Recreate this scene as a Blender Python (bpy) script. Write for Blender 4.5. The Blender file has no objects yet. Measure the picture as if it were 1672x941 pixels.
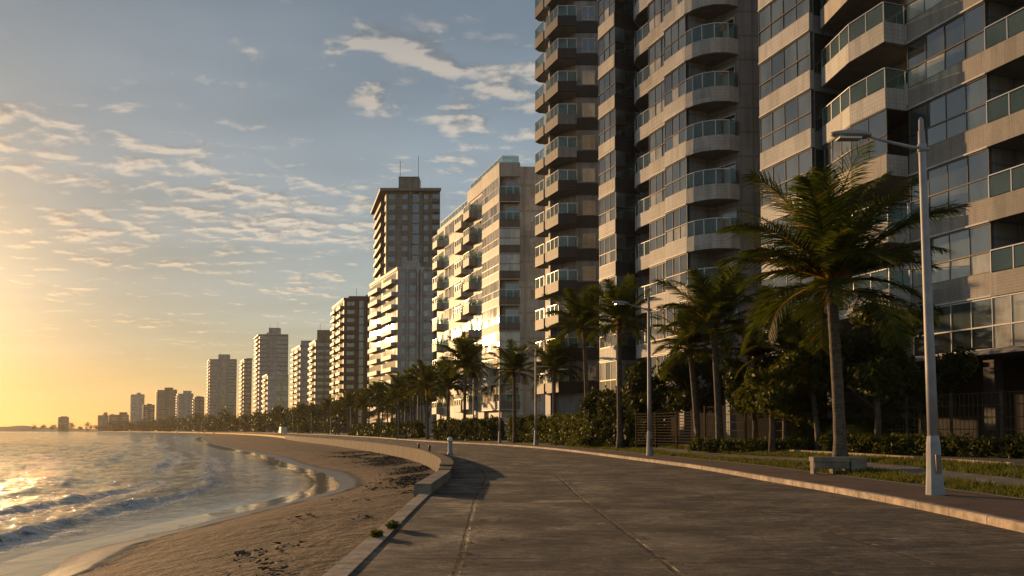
import bpy, math, random
import numpy as np
from mathutils import Vector, Matrix

random.seed(7)
RNG = np.random.default_rng(11)
SC = bpy.context.scene
COL = SC.collection
R = math.radians

# ------------------------------------------------------------------ camera model
F = 1300.0
CX, CY = 836.0, 470.5
HOR = 703.0
H = 1.35
PITCH = R(2.5)
SHIFT = (HOR - CY) - F * math.tan(PITCH)
PY0 = CY + SHIFT


def at(px, py, Y):
    """world point seen at a pixel of the 1672 wide photograph, at depth Y"""
    dx = (px - CX) / F
    dy = (PY0 - py) / F
    yc = math.cos(PITCH) - dy * math.sin(PITCH)
    zc = math.sin(PITCH) + dy * math.cos(PITCH)
    k = Y / yc
    return Vector((dx * k, Y, H + zc * k))


def X_(px, Y, py=690):
    return at(px, py, Y).x


def Z_(py, Y):
    return at(CX, py, Y).z


cam = bpy.data.cameras.new('camera')
cam.sensor_width = 36.0
cam.lens = 36.0 * F / 1672.0
cam.shift_y = SHIFT / 1672.0
cam.clip_start = 0.1
cam.clip_end = 30000
camo = bpy.data.objects.new('camera', cam)
camo.location = (0, 0, H)
camo.rotation_euler = (math.pi / 2 + PITCH, 0, 0)
COL.objects.link(camo)
SC.camera = camo

# ------------------------------------------------------------------ light
SUN_AZ = R(41)      # to the left of the view axis (+Y)
SUN_EL = R(7.0)
sun_dir = Vector((-math.sin(SUN_AZ) * math.cos(SUN_EL), math.cos(SUN_AZ) * math.cos(SUN_EL), math.sin(SUN_EL)))
sl = bpy.data.lights.new('sun', 'SUN')
sl.energy = 5.0
sl.angle = R(0.55)
sl.color = (1.0, 0.60, 0.27)
so = bpy.data.objects.new('sun', sl)
so.rotation_euler = sun_dir.to_track_quat('Z', 'Y').to_euler()
COL.objects.link(so)

SC.view_settings.view_transform = 'Standard'
SC.view_settings.look = 'None'
SC.view_settings.gamma = 1.0
SC.view_settings.exposure = 0.08
SC.view_settings.use_curve_mapping = False
cy = SC.cycles
cy.use_denoising = True
cy.max_bounces = 7
cy.diffuse_bounces = 3
cy.glossy_bounces = 3
cy.transmission_bounces = 4
cy.transparent_max_bounces = 8
cy.volume_bounces = 0
cy.caustics_reflective = False
cy.caustics_refractive = False
cy.sample_clamp_indirect = 6.0


# ------------------------------------------------------------------ node helpers
class NT:
    def __init__(s, tree):
        s.t = tree

    def n(s, typ, **kw):
        nd = s.t.nodes.new(typ)
        ins = kw.pop('ins', {})
        for k, v in kw.items():
            setattr(nd, k, v)
        for k, v in ins.items():
            s.set(nd.inputs[k], v)
        return nd

    def set(s, sock, v):
        if hasattr(v, 'is_output') or isinstance(v, bpy.types.NodeSocket):
            s.t.links.new(v, sock)
        elif isinstance(v, bpy.types.Node):
            s.t.links.new(v.outputs[0], sock)
        else:
            if isinstance(v, (tuple, list)) and len(v) == 3 and sock.type == 'RGBA':
                v = tuple(v) + (1,)
            sock.default_value = v

    def math(s, op, a, b=None, c=None, clamp=False):
        nd = s.n('ShaderNodeMath', operation=op, use_clamp=clamp)
        s.set(nd.inputs[0], a)
        if b is not None:
            s.set(nd.inputs[1], b)
        if c is not None:
            s.set(nd.inputs[2], c)
        return nd.outputs[0]

    def vm(s, op, a, b=None, out=0):
        nd = s.n('ShaderNodeVectorMath', operation=op)
        s.set(nd.inputs[0], a)
        if b is not None:
            s.set(nd.inputs[1 if op != 'SCALE' else 3], b)
        return nd.outputs[out]

    def mix(s, f, a, b, blend='MIX'):
        nd = s.n('ShaderNodeMix', data_type='RGBA', blend_type=blend)
        s.set(nd.inputs[0], f)
        s.set(nd.inputs[6], a)
        s.set(nd.inputs[7], b)
        return nd.outputs[2]

    def mr(s, v, a, b, c=0.0, d=1.0, smooth=False):
        nd = s.n('ShaderNodeMapRange', interpolation_type='SMOOTHSTEP' if smooth else 'LINEAR')
        for i, x in enumerate((v, a, b, c, d)):
            s.set(nd.inputs[i], x)
        return nd.outputs[0]

    def noise(s, vec, scale, detail=4.0, rough=0.55, dist=0.0, out=0):
        nd = s.n('ShaderNodeTexNoise')
        s.set(nd.inputs['Vector'], vec)
        nd.inputs['Scale'].default_value = scale
        nd.inputs['Detail'].default_value = detail
        nd.inputs['Roughness'].default_value = rough
        nd.inputs['Distortion'].default_value = dist
        return nd.outputs[out]

    def comb(s, x, y, z):
        nd = s.n('ShaderNodeCombineXYZ')
        for i, v in enumerate((x, y, z)):
            s.set(nd.inputs[i], v)
        return nd.outputs[0]

    def sep(s, v):
        nd = s.n('ShaderNodeSeparateXYZ')
        s.set(nd.inputs[0], v)
        return nd.outputs

    def bump(s, h, strength=0.3, dist=0.02):
        nd = s.n('ShaderNodeBump')
        nd.inputs['Strength'].default_value = strength
        nd.inputs['Distance'].default_value = dist
        s.set(nd.inputs['Height'], h)
        return nd.outputs[0]


def new_mat(name):
    m = bpy.data.materials.new(name)
    m.use_nodes = True
    t = m.node_tree
    bs = t.nodes['Principled BSDF']
    return m, NT(t), bs


def simple(name, col, rough=0.7, var=0.12, scale=1.5, metal=0.0, spec=0.5, bump=0.0, bscale=30):
    m, t, bs = new_mat(name)
    pos = t.n('ShaderNodeNewGeometry').outputs['Position']
    nz = t.noise(pos, scale, 6, 0.6)
    f = t.mr(nz, 0.4, 0.6, 1 - var, 1 + var)
    c = t.vm('SCALE', tuple(col), f)
    t.set(bs.inputs['Base Color'], c)
    bs.inputs['Roughness'].default_value = rough
    bs.inputs['Metallic'].default_value = metal
    bs.inputs['Specular IOR Level'].default_value = spec
    if bump:
        t.set(bs.inputs['Normal'], t.bump(t.noise(pos, bscale, 3), bump, 0.02))
    return m


def tile_mat(name, col, tw, th, d=(-0.39, 0.92), var=0.09, joint=0.6, rough=0.6, stain=0.2):
    """facade cladding: tile grid along the facade and up, with blotches and rain streaks"""
    m, t, bs = new_mat(name)
    pos = t.n('ShaderNodeNewGeometry').outputs['Position']
    u = t.vm('DOT_PRODUCT', pos, (d[0] - 0.9, d[1], 0), out=1)
    z = t.sep(pos)[2]
    br = t.n('ShaderNodeTexBrick', offset=0.0, ins={'Vector': t.comb(u, z, 0), 'Color1': (1, 1, 1), 'Color2': (0.9, 0.9, 0.9),
             'Mortar': (joint, joint, joint), 'Scale': 1.0, 'Mortar Size': min(tw, th) * 0.05, 'Brick Width': tw, 'Row Height': th, 'Bias': 0.0})
    big = t.mr(t.noise(pos, 0.35, 5, 0.65), 0.4, 0.6, 1 - var, 1 + var)
    streak = t.noise(t.vm('MULTIPLY', pos, (2.6, 2.6, 0.22)), 1.0, 4, 0.6)
    st = t.mr(streak, 0.50, 0.60, 1.0, 1 - stain)
    c = t.vm('SCALE', tuple(col), t.math('MULTIPLY', big, st))
    c = t.vm('MULTIPLY', c, br.outputs['Color'])
    wn = t.n('ShaderNodeTexWhiteNoise', ins={'Vector': t.comb(t.math('FLOOR', t.math('DIVIDE', u, 2.05)), t.math('FLOOR', t.math('DIVIDE', t.math('ADD', z, 2.4), 3.05)), 0)}).outputs[0]
    c = t.vm('SCALE', c, t.mr(wn, 0, 1, 0.84, 1.12))
    t.set(bs.inputs['Base Color'], c)
    bs.inputs['Roughness'].default_value = rough
    return m


def glass_mat(name, col, rough=0.05, ior=2.35, var=0.3, scale=0.9):
    m, t, bs = new_mat(name)
    pos = t.n('ShaderNodeNewGeometry').outputs['Position']
    nz = t.noise(t.vm('MULTIPLY', pos, (1, 1, 0.35)), scale, 3)
    c = t.vm('SCALE', tuple(col), t.mr(nz, 0.4, 0.6, 1 - var, 1 + var))
    t.set(bs.inputs['Base Color'], c)
    bs.inputs['Roughness'].default_value = rough
    bs.inputs['IOR'].default_value = ior
    t.set(bs.inputs['Normal'], t.bump(t.noise(pos, 0.8, 2), 0.06, 0.05))
    return m


def rail_glass(name, tint, alpha):
    m, t, bs = new_mat(name)
    out = t.t.nodes['Material Output']
    tr = t.n('ShaderNodeBsdfTransparent')
    tr.inputs[0].default_value = (0.75, 0.9, 0.88, 1)
    bs.inputs['Base Color'].default_value = tuple(tint) + (1,)
    bs.inputs['Roughness'].default_value = 0.06
    bs.inputs['IOR'].default_value = 1.7
    mx = t.n('ShaderNodeMixShader')
    pos = t.n('ShaderNodeNewGeometry').outputs['Position']
    a = t.mr(t.noise(pos, 0.5, 3), 0.35, 0.65, alpha - 0.12, alpha + 0.12)
    t.set(mx.inputs[0], a)
    t.t.links.new(tr.outputs[0], mx.inputs[1])
    t.t.links.new(bs.outputs[0], mx.inputs[2])
    t.t.links.new(mx.outputs[0], out.inputs['Surface'])
    return m


def leaf_mat(name, c1, c2, trans=0.35, rough=0.55, scale=2.0):
    m, t, bs = new_mat(name)
    out = t.t.nodes['Material Output']
    pos = t.n('ShaderNodeNewGeometry').outputs['Position']
    f = t.mr(t.noise(pos, scale, 4, 0.7), 0.35, 0.65)
    c = t.mix(f, c1, c2)
    t.set(bs.inputs['Base Color'], c)
    bs.inputs['Roughness'].default_value = rough
    bs.inputs['Specular IOR Level'].default_value = 0.25
    bs.inputs['Specular Tint'].default_value = (1.0, 0.72, 0.3, 1)
    tl = t.n('ShaderNodeBsdfTranslucent')
    t.set(tl.inputs[0], t.vm('MULTIPLY', c, (2.15, 1.8, 0.42)))
    mx = t.n('ShaderNodeMixShader', ins={0: trans})
    t.t.links.new(bs.outputs[0], mx.inputs[1])
    t.t.links.new(tl.outputs[0], mx.inputs[2])
    t.t.links.new(mx.outputs[0], out.inputs['Surface'])
    return m


M = {}
M['tile_cream'] = tile_mat('tile_cream', (0.47, 0.445, 0.42), 0.3, 0.3)
M['tile_pale'] = tile_mat('tile_pale', (0.49, 0.48, 0.475), 0.2, 0.2)
M['tile_beige'] = tile_mat('tile_beige', (0.36, 0.325, 0.29), 0.15, 0.12, joint=0.55)
M['panel_grey'] = tile_mat('panel_grey', (0.265, 0.275, 0.30), 1.5, 1.53, joint=0.7)
M['tile_dark'] = tile_mat('tile_dark', (0.028, 0.027, 0.03), 0.3, 0.3, joint=1.4)
M['tile_taupe'] = tile_mat('tile_taupe', (0.165, 0.145, 0.13), 0.6, 0.6)
M['tile_brown'] = tile_mat('tile_brown', (0.16, 0.105, 0.075), 0.5, 0.3)
M['wall_grey'] = tile_mat('wall_grey', (0.23, 0.212, 0.19), 2.5, 3.05, joint=0.65)
M['wall_white'] = tile_mat('wall_white', (0.42, 0.39, 0.385), 3.0, 3.05, joint=0.75)
M['wall_cream'] = tile_mat('wall_cream', (0.58, 0.53, 0.475), 3.0, 3.04, joint=0.75)
M['wall_brown'] = tile_mat('wall_brown', (0.13, 0.08, 0.052), 2.5, 3.05, joint=0.6)
M['wall_ochre'] = tile_mat('wall_ochre', (0.30, 0.225, 0.16), 2.5, 3.05, joint=0.7)
M['soffit'] = simple('soffit_plaster', (0.29, 0.28, 0.275), 0.8)
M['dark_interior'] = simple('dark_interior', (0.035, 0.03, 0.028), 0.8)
M['concrete'] = simple('concrete', (0.20, 0.165, 0.13), 0.85, 0.25, 2.5, bump=0.3, bscale=25)
M['glass_dark'] = glass_mat('glass_dark', (0.035, 0.045, 0.05))
M['glass_grey'] = glass_mat('glass_grey', (0.085, 0.105, 0.11))
M['glass_curtain'] = glass_mat('glass_curtain', (0.45, 0.43, 0.38), ior=1.9, var=0.2, scale=1.6)
M['rail_glass'] = rail_glass('rail_glass', (0.12, 0.17, 0.175), 0.42)
M['alu'] = simple('aluminium', (0.55, 0.53, 0.5), 0.35, 0.05, metal=0.7)
M['frame_dark'] = simple('frame_dark', (0.05, 0.045, 0.042), 0.45)
M['frame_bronze'] = simple('frame_bronze', (0.16, 0.13, 0.10), 0.4, metal=0.4)
M['frame_white'] = simple('frame_white', (0.62, 0.6, 0.57), 0.5)
M['lamp_paint'] = simple('lamp_paint', (0.30, 0.30, 0.33), 0.5, 0.12, 3.0)
M['lamp_lens'] = simple('lamp_lens', (0.6, 0.58, 0.52), 0.2)
M['white_paint'] = simple('white_paint', (0.78, 0.76, 0.72), 0.45, 0.06)
M['rubber'] = simple('rubber', (0.02, 0.02, 0.02), 0.8)
M['palm_leaf'] = leaf_mat('palm_leaf', (0.026, 0.045, 0.010), (0.062, 0.085, 0.02), 0.38)
M['palm_dead'] = leaf_mat('palm_dead', (0.13, 0.085, 0.035), (0.2, 0.14, 0.06), 0.3)
M['leaf_dark'] = leaf_mat('leaf_dark', (0.022, 0.035, 0.010), (0.05, 0.062, 0.016), 0.3)
M['leaf_mid'] = leaf_mat('leaf_mid', (0.035, 0.055, 0.012), (0.08, 0.09, 0.02), 0.35)
M['fence_wood'] = simple('fence_wood', (0.055, 0.038, 0.022), 0.9, 0.3, 5, spec=0.08)
M['fence_metal'] = simple('fence_metal', (0.085, 0.065, 0.042), 0.8, 0.2, 5, spec=0.15)
M['leaf_litter'] = leaf_mat('leaf_litter', (0.30, 0.19, 0.07), (0.42, 0.30, 0.13), 0.2)
M['wrack'] = simple('wrack', (0.05, 0.034, 0.02), 0.8, 0.4, 4)


def trunk_mat():
    m, t, bs = new_mat('palm_trunk')
    pos = t.n('ShaderNodeNewGeometry').outputs['Position']
    s = t.sep(pos)
    ring = t.math('FRACT', t.math('ADD', t.math('MULTIPLY', s[2], 9.0), t.math('MULTIPLY', t.noise(pos, 3, 2), 0.8)))
    r = t.mr(ring, 0.0, 0.3, 0.55, 1.0)
    nz = t.mr(t.noise(pos, 6, 5), 0.4, 0.6, 0.7, 1.25)
    c = t.vm('SCALE', (0.115, 0.092, 0.073), t.math('MULTIPLY', r, nz))
    t.set(bs.inputs['Base Color'], c)
    bs.inputs['Roughness'].default_value = 0.85
    t.set(bs.inputs['Normal'], t.bump(ring, 0.6, 0.03))
    return m


M['trunk'] = trunk_mat()
M['hedge_light_blocker'] = simple('hedge_light_blocker', (0.018, 0.024, 0.008), 1.0, spec=0.0)
M['bark'] = simple('bark', (0.10, 0.075, 0.055), 0.9, 0.3, 5, bump=0.5)


# ------------------------------------------------------------------ mesh builder
class MB:
    def __init__(s):
        s.v, s.f, s.m = [], [], []

    def face(s, pts, mi=0):
        b = len(s.v)
        s.v.extend(tuple(p) for p in pts)
        s.f.append(tuple(range(b, b + len(pts))))
        s.m.append(mi)

    def prism(s, poly, z0, z1, mi=0, top=True, bottom=True):
        """poly: ccw list of xy"""
        n = len(poly)
        a = sum(poly[i][0] * poly[(i + 1) % n][1] - poly[(i + 1) % n][0] * poly[i][1] for i in range(n))
        if a < 0:
            poly = poly[::-1]
        b = len(s.v)
        s.v.extend((p[0], p[1], z0) for p in poly)
        s.v.extend((p[0], p[1], z1) for p in poly)
        for i in range(n):
            j = (i + 1) % n
            s.f.append((b + i, b + j, b + n + j, b + n + i))
            s.m.append(mi)
        if top:
            s.f.append(tuple(range(b + n, b + 2 * n)))
            s.m.append(mi)
        if bottom:
            s.f.append(tuple(range(b + n - 1, b - 1, -1)))
            s.m.append(mi)

    def box(s, x0, x1, y0, y1, z0, z1, mi=0):
        s.prism([(x0, y0), (x1, y0), (x1, y1), (x0, y1)], z0, z1, mi)

    def seg(s, a, b, w0, w1, z0, z1, mi=0):
        """box along a plan segment a-b, from w0 to w1 to its left (outward)"""
        d = Vector((b[0] - a[0], b[1] - a[1]))
        d.normalize()
        n = Vector((-d.y, d.x))
        A, B = Vector(a[:2]), Vector(b[:2])
        s.prism([tuple(A + n * w0), tuple(B + n * w0), tuple(B + n * w1), tuple(A + n * w1)], z0, z1, mi)

    def tube(s, pts, rad, seg=8, mi=0, caps=True):
        pts = [Vector(p) for p in pts]
        if not isinstance(rad, (list, tuple)):
            rad = [rad] * len(pts)
        b0 = len(s.v)
        up = Vector((0, 0, 1))
        for i, p in enumerate(pts):
            d = (pts[min(i + 1, len(pts) - 1)] - pts[max(i - 1, 0)]).normalized()
            ax = d.cross(up)
            if ax.length < 0.05:
                ax = Vector((1, 0, 0))
            ax.normalize()
            ay = ax.cross(d).normalized()
            for k in range(seg):
                a = 2 * math.pi * k / seg
                s.v.append(tuple(p + (ax * math.cos(a) + ay * math.sin(a)) * rad[i]))
        for i in range(len(pts) - 1):
            for k in range(seg):
                k2 = (k + 1) % seg
                s.f.append((b0 + i * seg + k, b0 + i * seg + k2, b0 + (i + 1) * seg + k2, b0 + (i + 1) * seg + k))
                s.m.append(mi)
        if caps:
            s.f.append(tuple(b0 + k for k in range(seg))[::-1])
            s.m.append(mi)
            s.f.append(tuple(b0 + (len(pts) - 1) * seg + k for k in range(seg)))
            s.m.append(mi)

    def mesh(s, name, mats, smooth=False):
        me = bpy.data.meshes.new(name)
        me.from_pydata(s.v, [], s.f)
        if not isinstance(mats, (list, tuple)):
            mats = [mats]
        for m in mats:
            me.materials.append(m)
        if len(mats) > 1:
            me.polygons.foreach_set('material_index', s.m)
        if smooth:
            me.polygons.foreach_set('use_smooth', [True] * len(s.f))
        me.update()
        return me


def link(name, me, parent=None, loc=(0, 0, 0), rz=0.0):
    o = bpy.data.objects.new(name, me)
    o.location = loc
    if rz:
        o.rotation_euler = (0, 0, rz)
    if parent:
        o.parent = parent
    COL.objects.link(o)
    return o


def tag(o, label=None, cat=None, group=None, kind=None):
    for k, v in (('label', label), ('category', cat), ('group', group), ('kind', kind)):
        if v:
            o[k] = v
    return o


def thing(name, label, cat, loc=(0, 0, 0), group=None, rz=0.0):
    return tag(link(name, None, None, loc, rz), label, cat, group)


def bevel(o, w=0.02, seg=2):
    md = o.modifiers.new('bevel', 'BEVEL')
    md.width = w
    md.segments = seg
    md.limit_method = 'ANGLE'
    return o


# ------------------------------------------------------------------ curves of the shore (X as a function of Y)
def hermite(tab):
    ys = np.array([p[1] for p in tab], float)
    xs = np.array([p[0] for p in tab], float)
    dl = np.diff(xs) / np.diff(ys)
    m = np.zeros(len(xs))
    m[0], m[-1] = dl[0], dl[-1]
    for i in range(1, len(xs) - 1):
        h0, h1 = ys[i] - ys[i - 1], ys[i + 1] - ys[i]
        m[i] = (dl[i - 1] * h1 + dl[i] * h0) / (h0 + h1)

    def f(y):
        y = np.asarray(y, float)
        i = np.clip(np.searchsorted(ys, y) - 1, 0, len(xs) - 2)
        h = ys[i + 1] - ys[i]
        t = np.clip((y - ys[i]) / h, -3, 2)
        tt = np.clip(t, 0, 1)
        r = ((1 + 2 * tt) * (1 - tt) ** 2) * xs[i] + tt * (1 - tt) ** 2 * h * m[i] + tt * tt * (3 - 2 * tt) * xs[i + 1] + tt * tt * (tt - 1) * h * m[i + 1]
        r = r + np.where(t < 0, t * h * m[i], 0) + np.where(t > 1, (t - 1) * h * m[i + 1], 0)
        return r
    return f


XL = hermite([(-1.45, -8), (-1.5, 7), (-1.72, 17), (-1.76, 23), (-2.1, 28), (-3.1, 35), (-5.2, 46), (-7.3, 54), (-11.4, 68), (-19.9, 93),
              (-39, 144), (-58, 200), (-108, 325), (-176, 470), (-330, 760), (-590, 1150), (-860, 1500), (-2400, 2000), (-6000, 2500)])
XR = hermite([(5.6, -8), (6.2, 4), (6.74, 10.5), (6.95, 13.5), (6.97, 16.9), (6.8, 21), (6.5, 28.5), (5.6, 36), (4.6, 43.9), (3.4, 52.4),
              (-0.87, 70.6), (-6.3, 85), (-30, 162), (-92, 325), (-160, 470), (-314, 760), (-574, 1150), (-844, 1500), (-2380, 2000), (-5980, 2500)])
XS = hermite([(-6.6, -8), (-6.8, 4), (-6.9, 11.7), (-7.4, 14), (-7.3, 16.3), (-7.0, 20), (-6.5, 24.5), (-6.35, 27), (-8.9, 38.8), (-12.3, 46.6),
              (-19.6, 65), (-32.5, 93), (-70, 180), (-142, 372), (-204, 510), (-360, 780), (-622, 1160), (-890, 1500), (-2430, 2000), (-6030, 2500)])
ZW = -0.8


def ground_z(x, y):
    """height of the land right of the kerb"""
    o = np.asarray(x) - XR(y)
    return np.where(o < 2.3, 0.12, np.where(o < 5.6, 0.12 + (o - 2.3) / 3.3 * 0.33, 0.45))


def gz(x, y):
    return float(ground_z(x, y))


def yseq(y0, y1, near=0.4, k=0.03):
    out = [y0]
    while out[-1] < y1:
        out.append(out[-1] + max(near, abs(out[-1]) * k))
    out[-1] = y1
    return np.array(out)


def grid_mesh(name, X, Y, Z, mat, smooth=True, uv=None, keep=None, attrs=None):
    nr, nc = X.shape
    co = np.stack([X, Y, Z], -1).reshape(-1, 3)
    idx = np.arange(nr * nc).reshape(nr, nc)
    q = np.stack([idx[:-1, :-1], idx[:-1, 1:], idx[1:, 1:], idx[1:, :-1]], -1).reshape(-1, 4)
    if keep is not None:
        kf = keep.reshape(-1)
        q = q[kf[q].all(1)]
        used = np.unique(q)
        remap = -np.ones(nr * nc, int)
        remap[used] = np.arange(len(used))
        q = remap[q]
        co = co[used]
    else:
        used = np.arange(nr * nc)
    me = bpy.data.meshes.new(name)
    me.vertices.add(len(co))
    me.vertices.foreach_set('co', co.ravel().astype(np.float32))
    me.loops.add(q.size)
    me.loops.foreach_set('vertex_index', q.ravel().astype(np.int32))
    me.polygons.add(len(q))
    me.polygons.foreach_set('loop_start', np.arange(0, q.size, 4, dtype=np.int32))
    me.polygons.foreach_set('loop_total', np.full(len(q), 4, np.int32))
    me.update(calc_edges=True)
    if smooth:
        me.polygons.foreach_set('use_smooth', np.ones(len(q), bool))
    if uv is not None:
        l = me.uv_layers.new(name='UVMap')
        u = np.stack([uv[0].reshape(-1)[used], uv[1].reshape(-1)[used]], -1)[q.ravel()]
        l.data.foreach_set('uv', u.ravel().astype(np.float32))
    for k, a in (attrs or {}).items():
        at_ = me.attributes.new(k, 'FLOAT', 'POINT')
        at_.data.foreach_set('value', a.reshape(-1)[used].astype(np.float32))
    me.materials.append(mat)
    me.validate()
    return me


def vnoise(x, y, seed=0):
    """cheap smooth 2-D value noise"""
    def h(i, j):
        n = (i * 374761393 + j * 668265263 + seed * 974711) & 0x7fffffff
        n = ((n ^ (n >> 13)) * 1274126177) & 0x7fffffff
        return ((n ^ (n >> 16)) & 0xffff) / 65535.0
    xi, yi = np.floor(x).astype(np.int64), np.floor(y).astype(np.int64)
    fx, fy = x - xi, y - yi
    fx, fy = fx * fx * (3 - 2 * fx), fy * fy * (3 - 2 * fy)
    return (h(xi, yi) * (1 - fx) + h(xi + 1, yi) * fx) * (1 - fy) + (h(xi, yi + 1) * (1 - fx) + h(xi + 1, yi + 1) * fx) * fy


def fbm(x, y, seed=0, o=4):
    r, a = 0, 0.5
    for i in range(o):
        r = r + a * (vnoise(x, y, seed + i) - 0.5)
        x, y, a = x * 2.03 + 1.7, y * 2.03 + 3.1, a * 0.5
    return r


# ------------------------------------------------------------------ setting: materials
def promenade_mat():
    m, t, bs = new_mat('promenade_concrete')
    uv = t.n('ShaderNodeUVMap').outputs[0]
    pos = t.n('ShaderNodeNewGeometry').outputs['Position']
    s = t.sep(uv)
    wob = t.math('MULTIPLY', t.math('SUBTRACT', t.noise(pos, 1.3, 4), 0.5), 0.035)
    a = t.math('ADD', s[0], wob)
    b = t.math('ADD', s[1], wob)
    # transverse joints every 2.35 m, lengthwise joints at 1.35 and 4.6 m from the sea edge
    tj = t.math('ABSOLUTE', t.math('SUBTRACT', t.math('FRACT', t.math('DIVIDE', b, 2.35)), 0.5))
    tj = t.mr(tj, 0.484, 0.494)
    l1 = t.mr(t.math('ABSOLUTE', t.math('SUBTRACT', a, 1.0)), 0.014, 0.040, 1.0, 0.0)
    l2 = t.mr(t.math('ABSOLUTE', t.math('SUBTRACT', a, 3.1)), 0.014, 0.040, 1.0, 0.0)
    l3 = t.mr(t.math('ABSOLUTE', t.math('SUBTRACT', a, 5.8)), 0.014, 0.040, 0.8, 0.0)
    lj = t.math('MAXIMUM', t.math('MAXIMUM', l1, l2), l3)
    j = t.math('MAXIMUM', t.math('MULTIPLY', tj, t.mr(t.noise(pos, 1.1, 3), 0.35, 0.6, 0.5, 1)), lj)
    # slabs differ in tone
    cell = t.comb(t.math('FLOOR', t.math('DIVIDE', b, 2.35)), t.math('ADD', t.math('GREATER_THAN', a, 1.0), t.math('ADD', t.math('GREATER_THAN', a, 3.1), t.math('GREATER_THAN', a, 5.8))), 0)
    wn = t.n('ShaderNodeTexWhiteNoise', ins={'Vector': cell}).outputs[0]
    tone = t.mr(wn, 0, 1, 0.72, 1.22)
    big = t.mr(t.noise(pos, 0.45, 6, 0.65), 0.4, 0.6, 0.72, 1.25)
    fine = t.mr(t.noise(t.vm('MULTIPLY', pos, (6, 14, 6)), 1.0, 6, 0.75), 0.4, 0.6, 0.7, 1.3)
    # broom and wear marks across the walk
    mk = t.noise(t.vm('MULTIPLY', pos, (2.6, 7.5, 1)), 1.0, 7, 0.75, 0.6)
    mk = t.mr(mk, 0.45, 0.56, 1.3, 0.5)
    c = t.vm('SCALE', (0.15, 0.122, 0.10), t.math('MULTIPLY', t.math('MULTIPLY', tone, big), t.math('MULTIPLY', fine, mk)))
    mk2 = t.noise(t.vm('MULTIPLY', pos, (0.9, 1.9, 1)), 1.0, 9, 0.75, 1.0)
    c = t.vm('SCALE', c, t.mr(mk2, 0.44, 0.565, 1.3, 0.55))
    grit = t.noise(pos, 26.0, 3, 0.8)
    c = t.vm('SCALE', c, t.mr(grit, 0.42, 0.58, 0.72, 1.3))
    crk = t.noise(t.vm('MULTIPLY', pos, (0.35, 0.8, 1)), 1.0, 7, 0.65, 1.6)
    crk = t.mr(t.math('ABSOLUTE', t.math('SUBTRACT', crk, 0.5)), 0.002, 0.007, 1.0, 0.0)
    j = t.math('MAXIMUM', j, t.math('MULTIPLY', crk, t.mr(t.noise(pos, 0.3, 2), 0.5, 0.6, 0.0, 0.8)))
    sandy = t.mr(t.noise(pos, 1.6, 5, 0.7), 0.58, 0.72, 0, 0.5)
    c = t.mix(sandy, c, (0.23, 0.175, 0.12))
    c = t.mix(j, c, (0.035, 0.026, 0.018))
    t.set(bs.inputs['Base Color'], c)
    t.set(bs.inputs['Roughness'], t.mr(t.noise(pos, 0.8, 5), 0.4, 0.6, 0.55, 0.85))
    hgt = t.math('ADD', t.math('MULTIPLY', t.noise(t.vm('MULTIPLY', pos, (5, 14, 5)), 1.0, 6, 0.75), 0.55), t.math('MULTIPLY', t.noise(pos, 1.0, 4), 0.8))
    hgt = t.math('ADD', hgt, t.math('MULTIPLY', t.mr(mk2, 0.44, 0.565), 1.2))
    hgt = t.math('SUBTRACT', hgt, t.math('MULTIPLY', j, 0.8))
    t.set(bs.inputs['Normal'], t.bump(t.math('ADD', hgt, t.math('MULTIPLY', mk, 0.35)), 1.0, 0.10))
    return m


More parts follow.
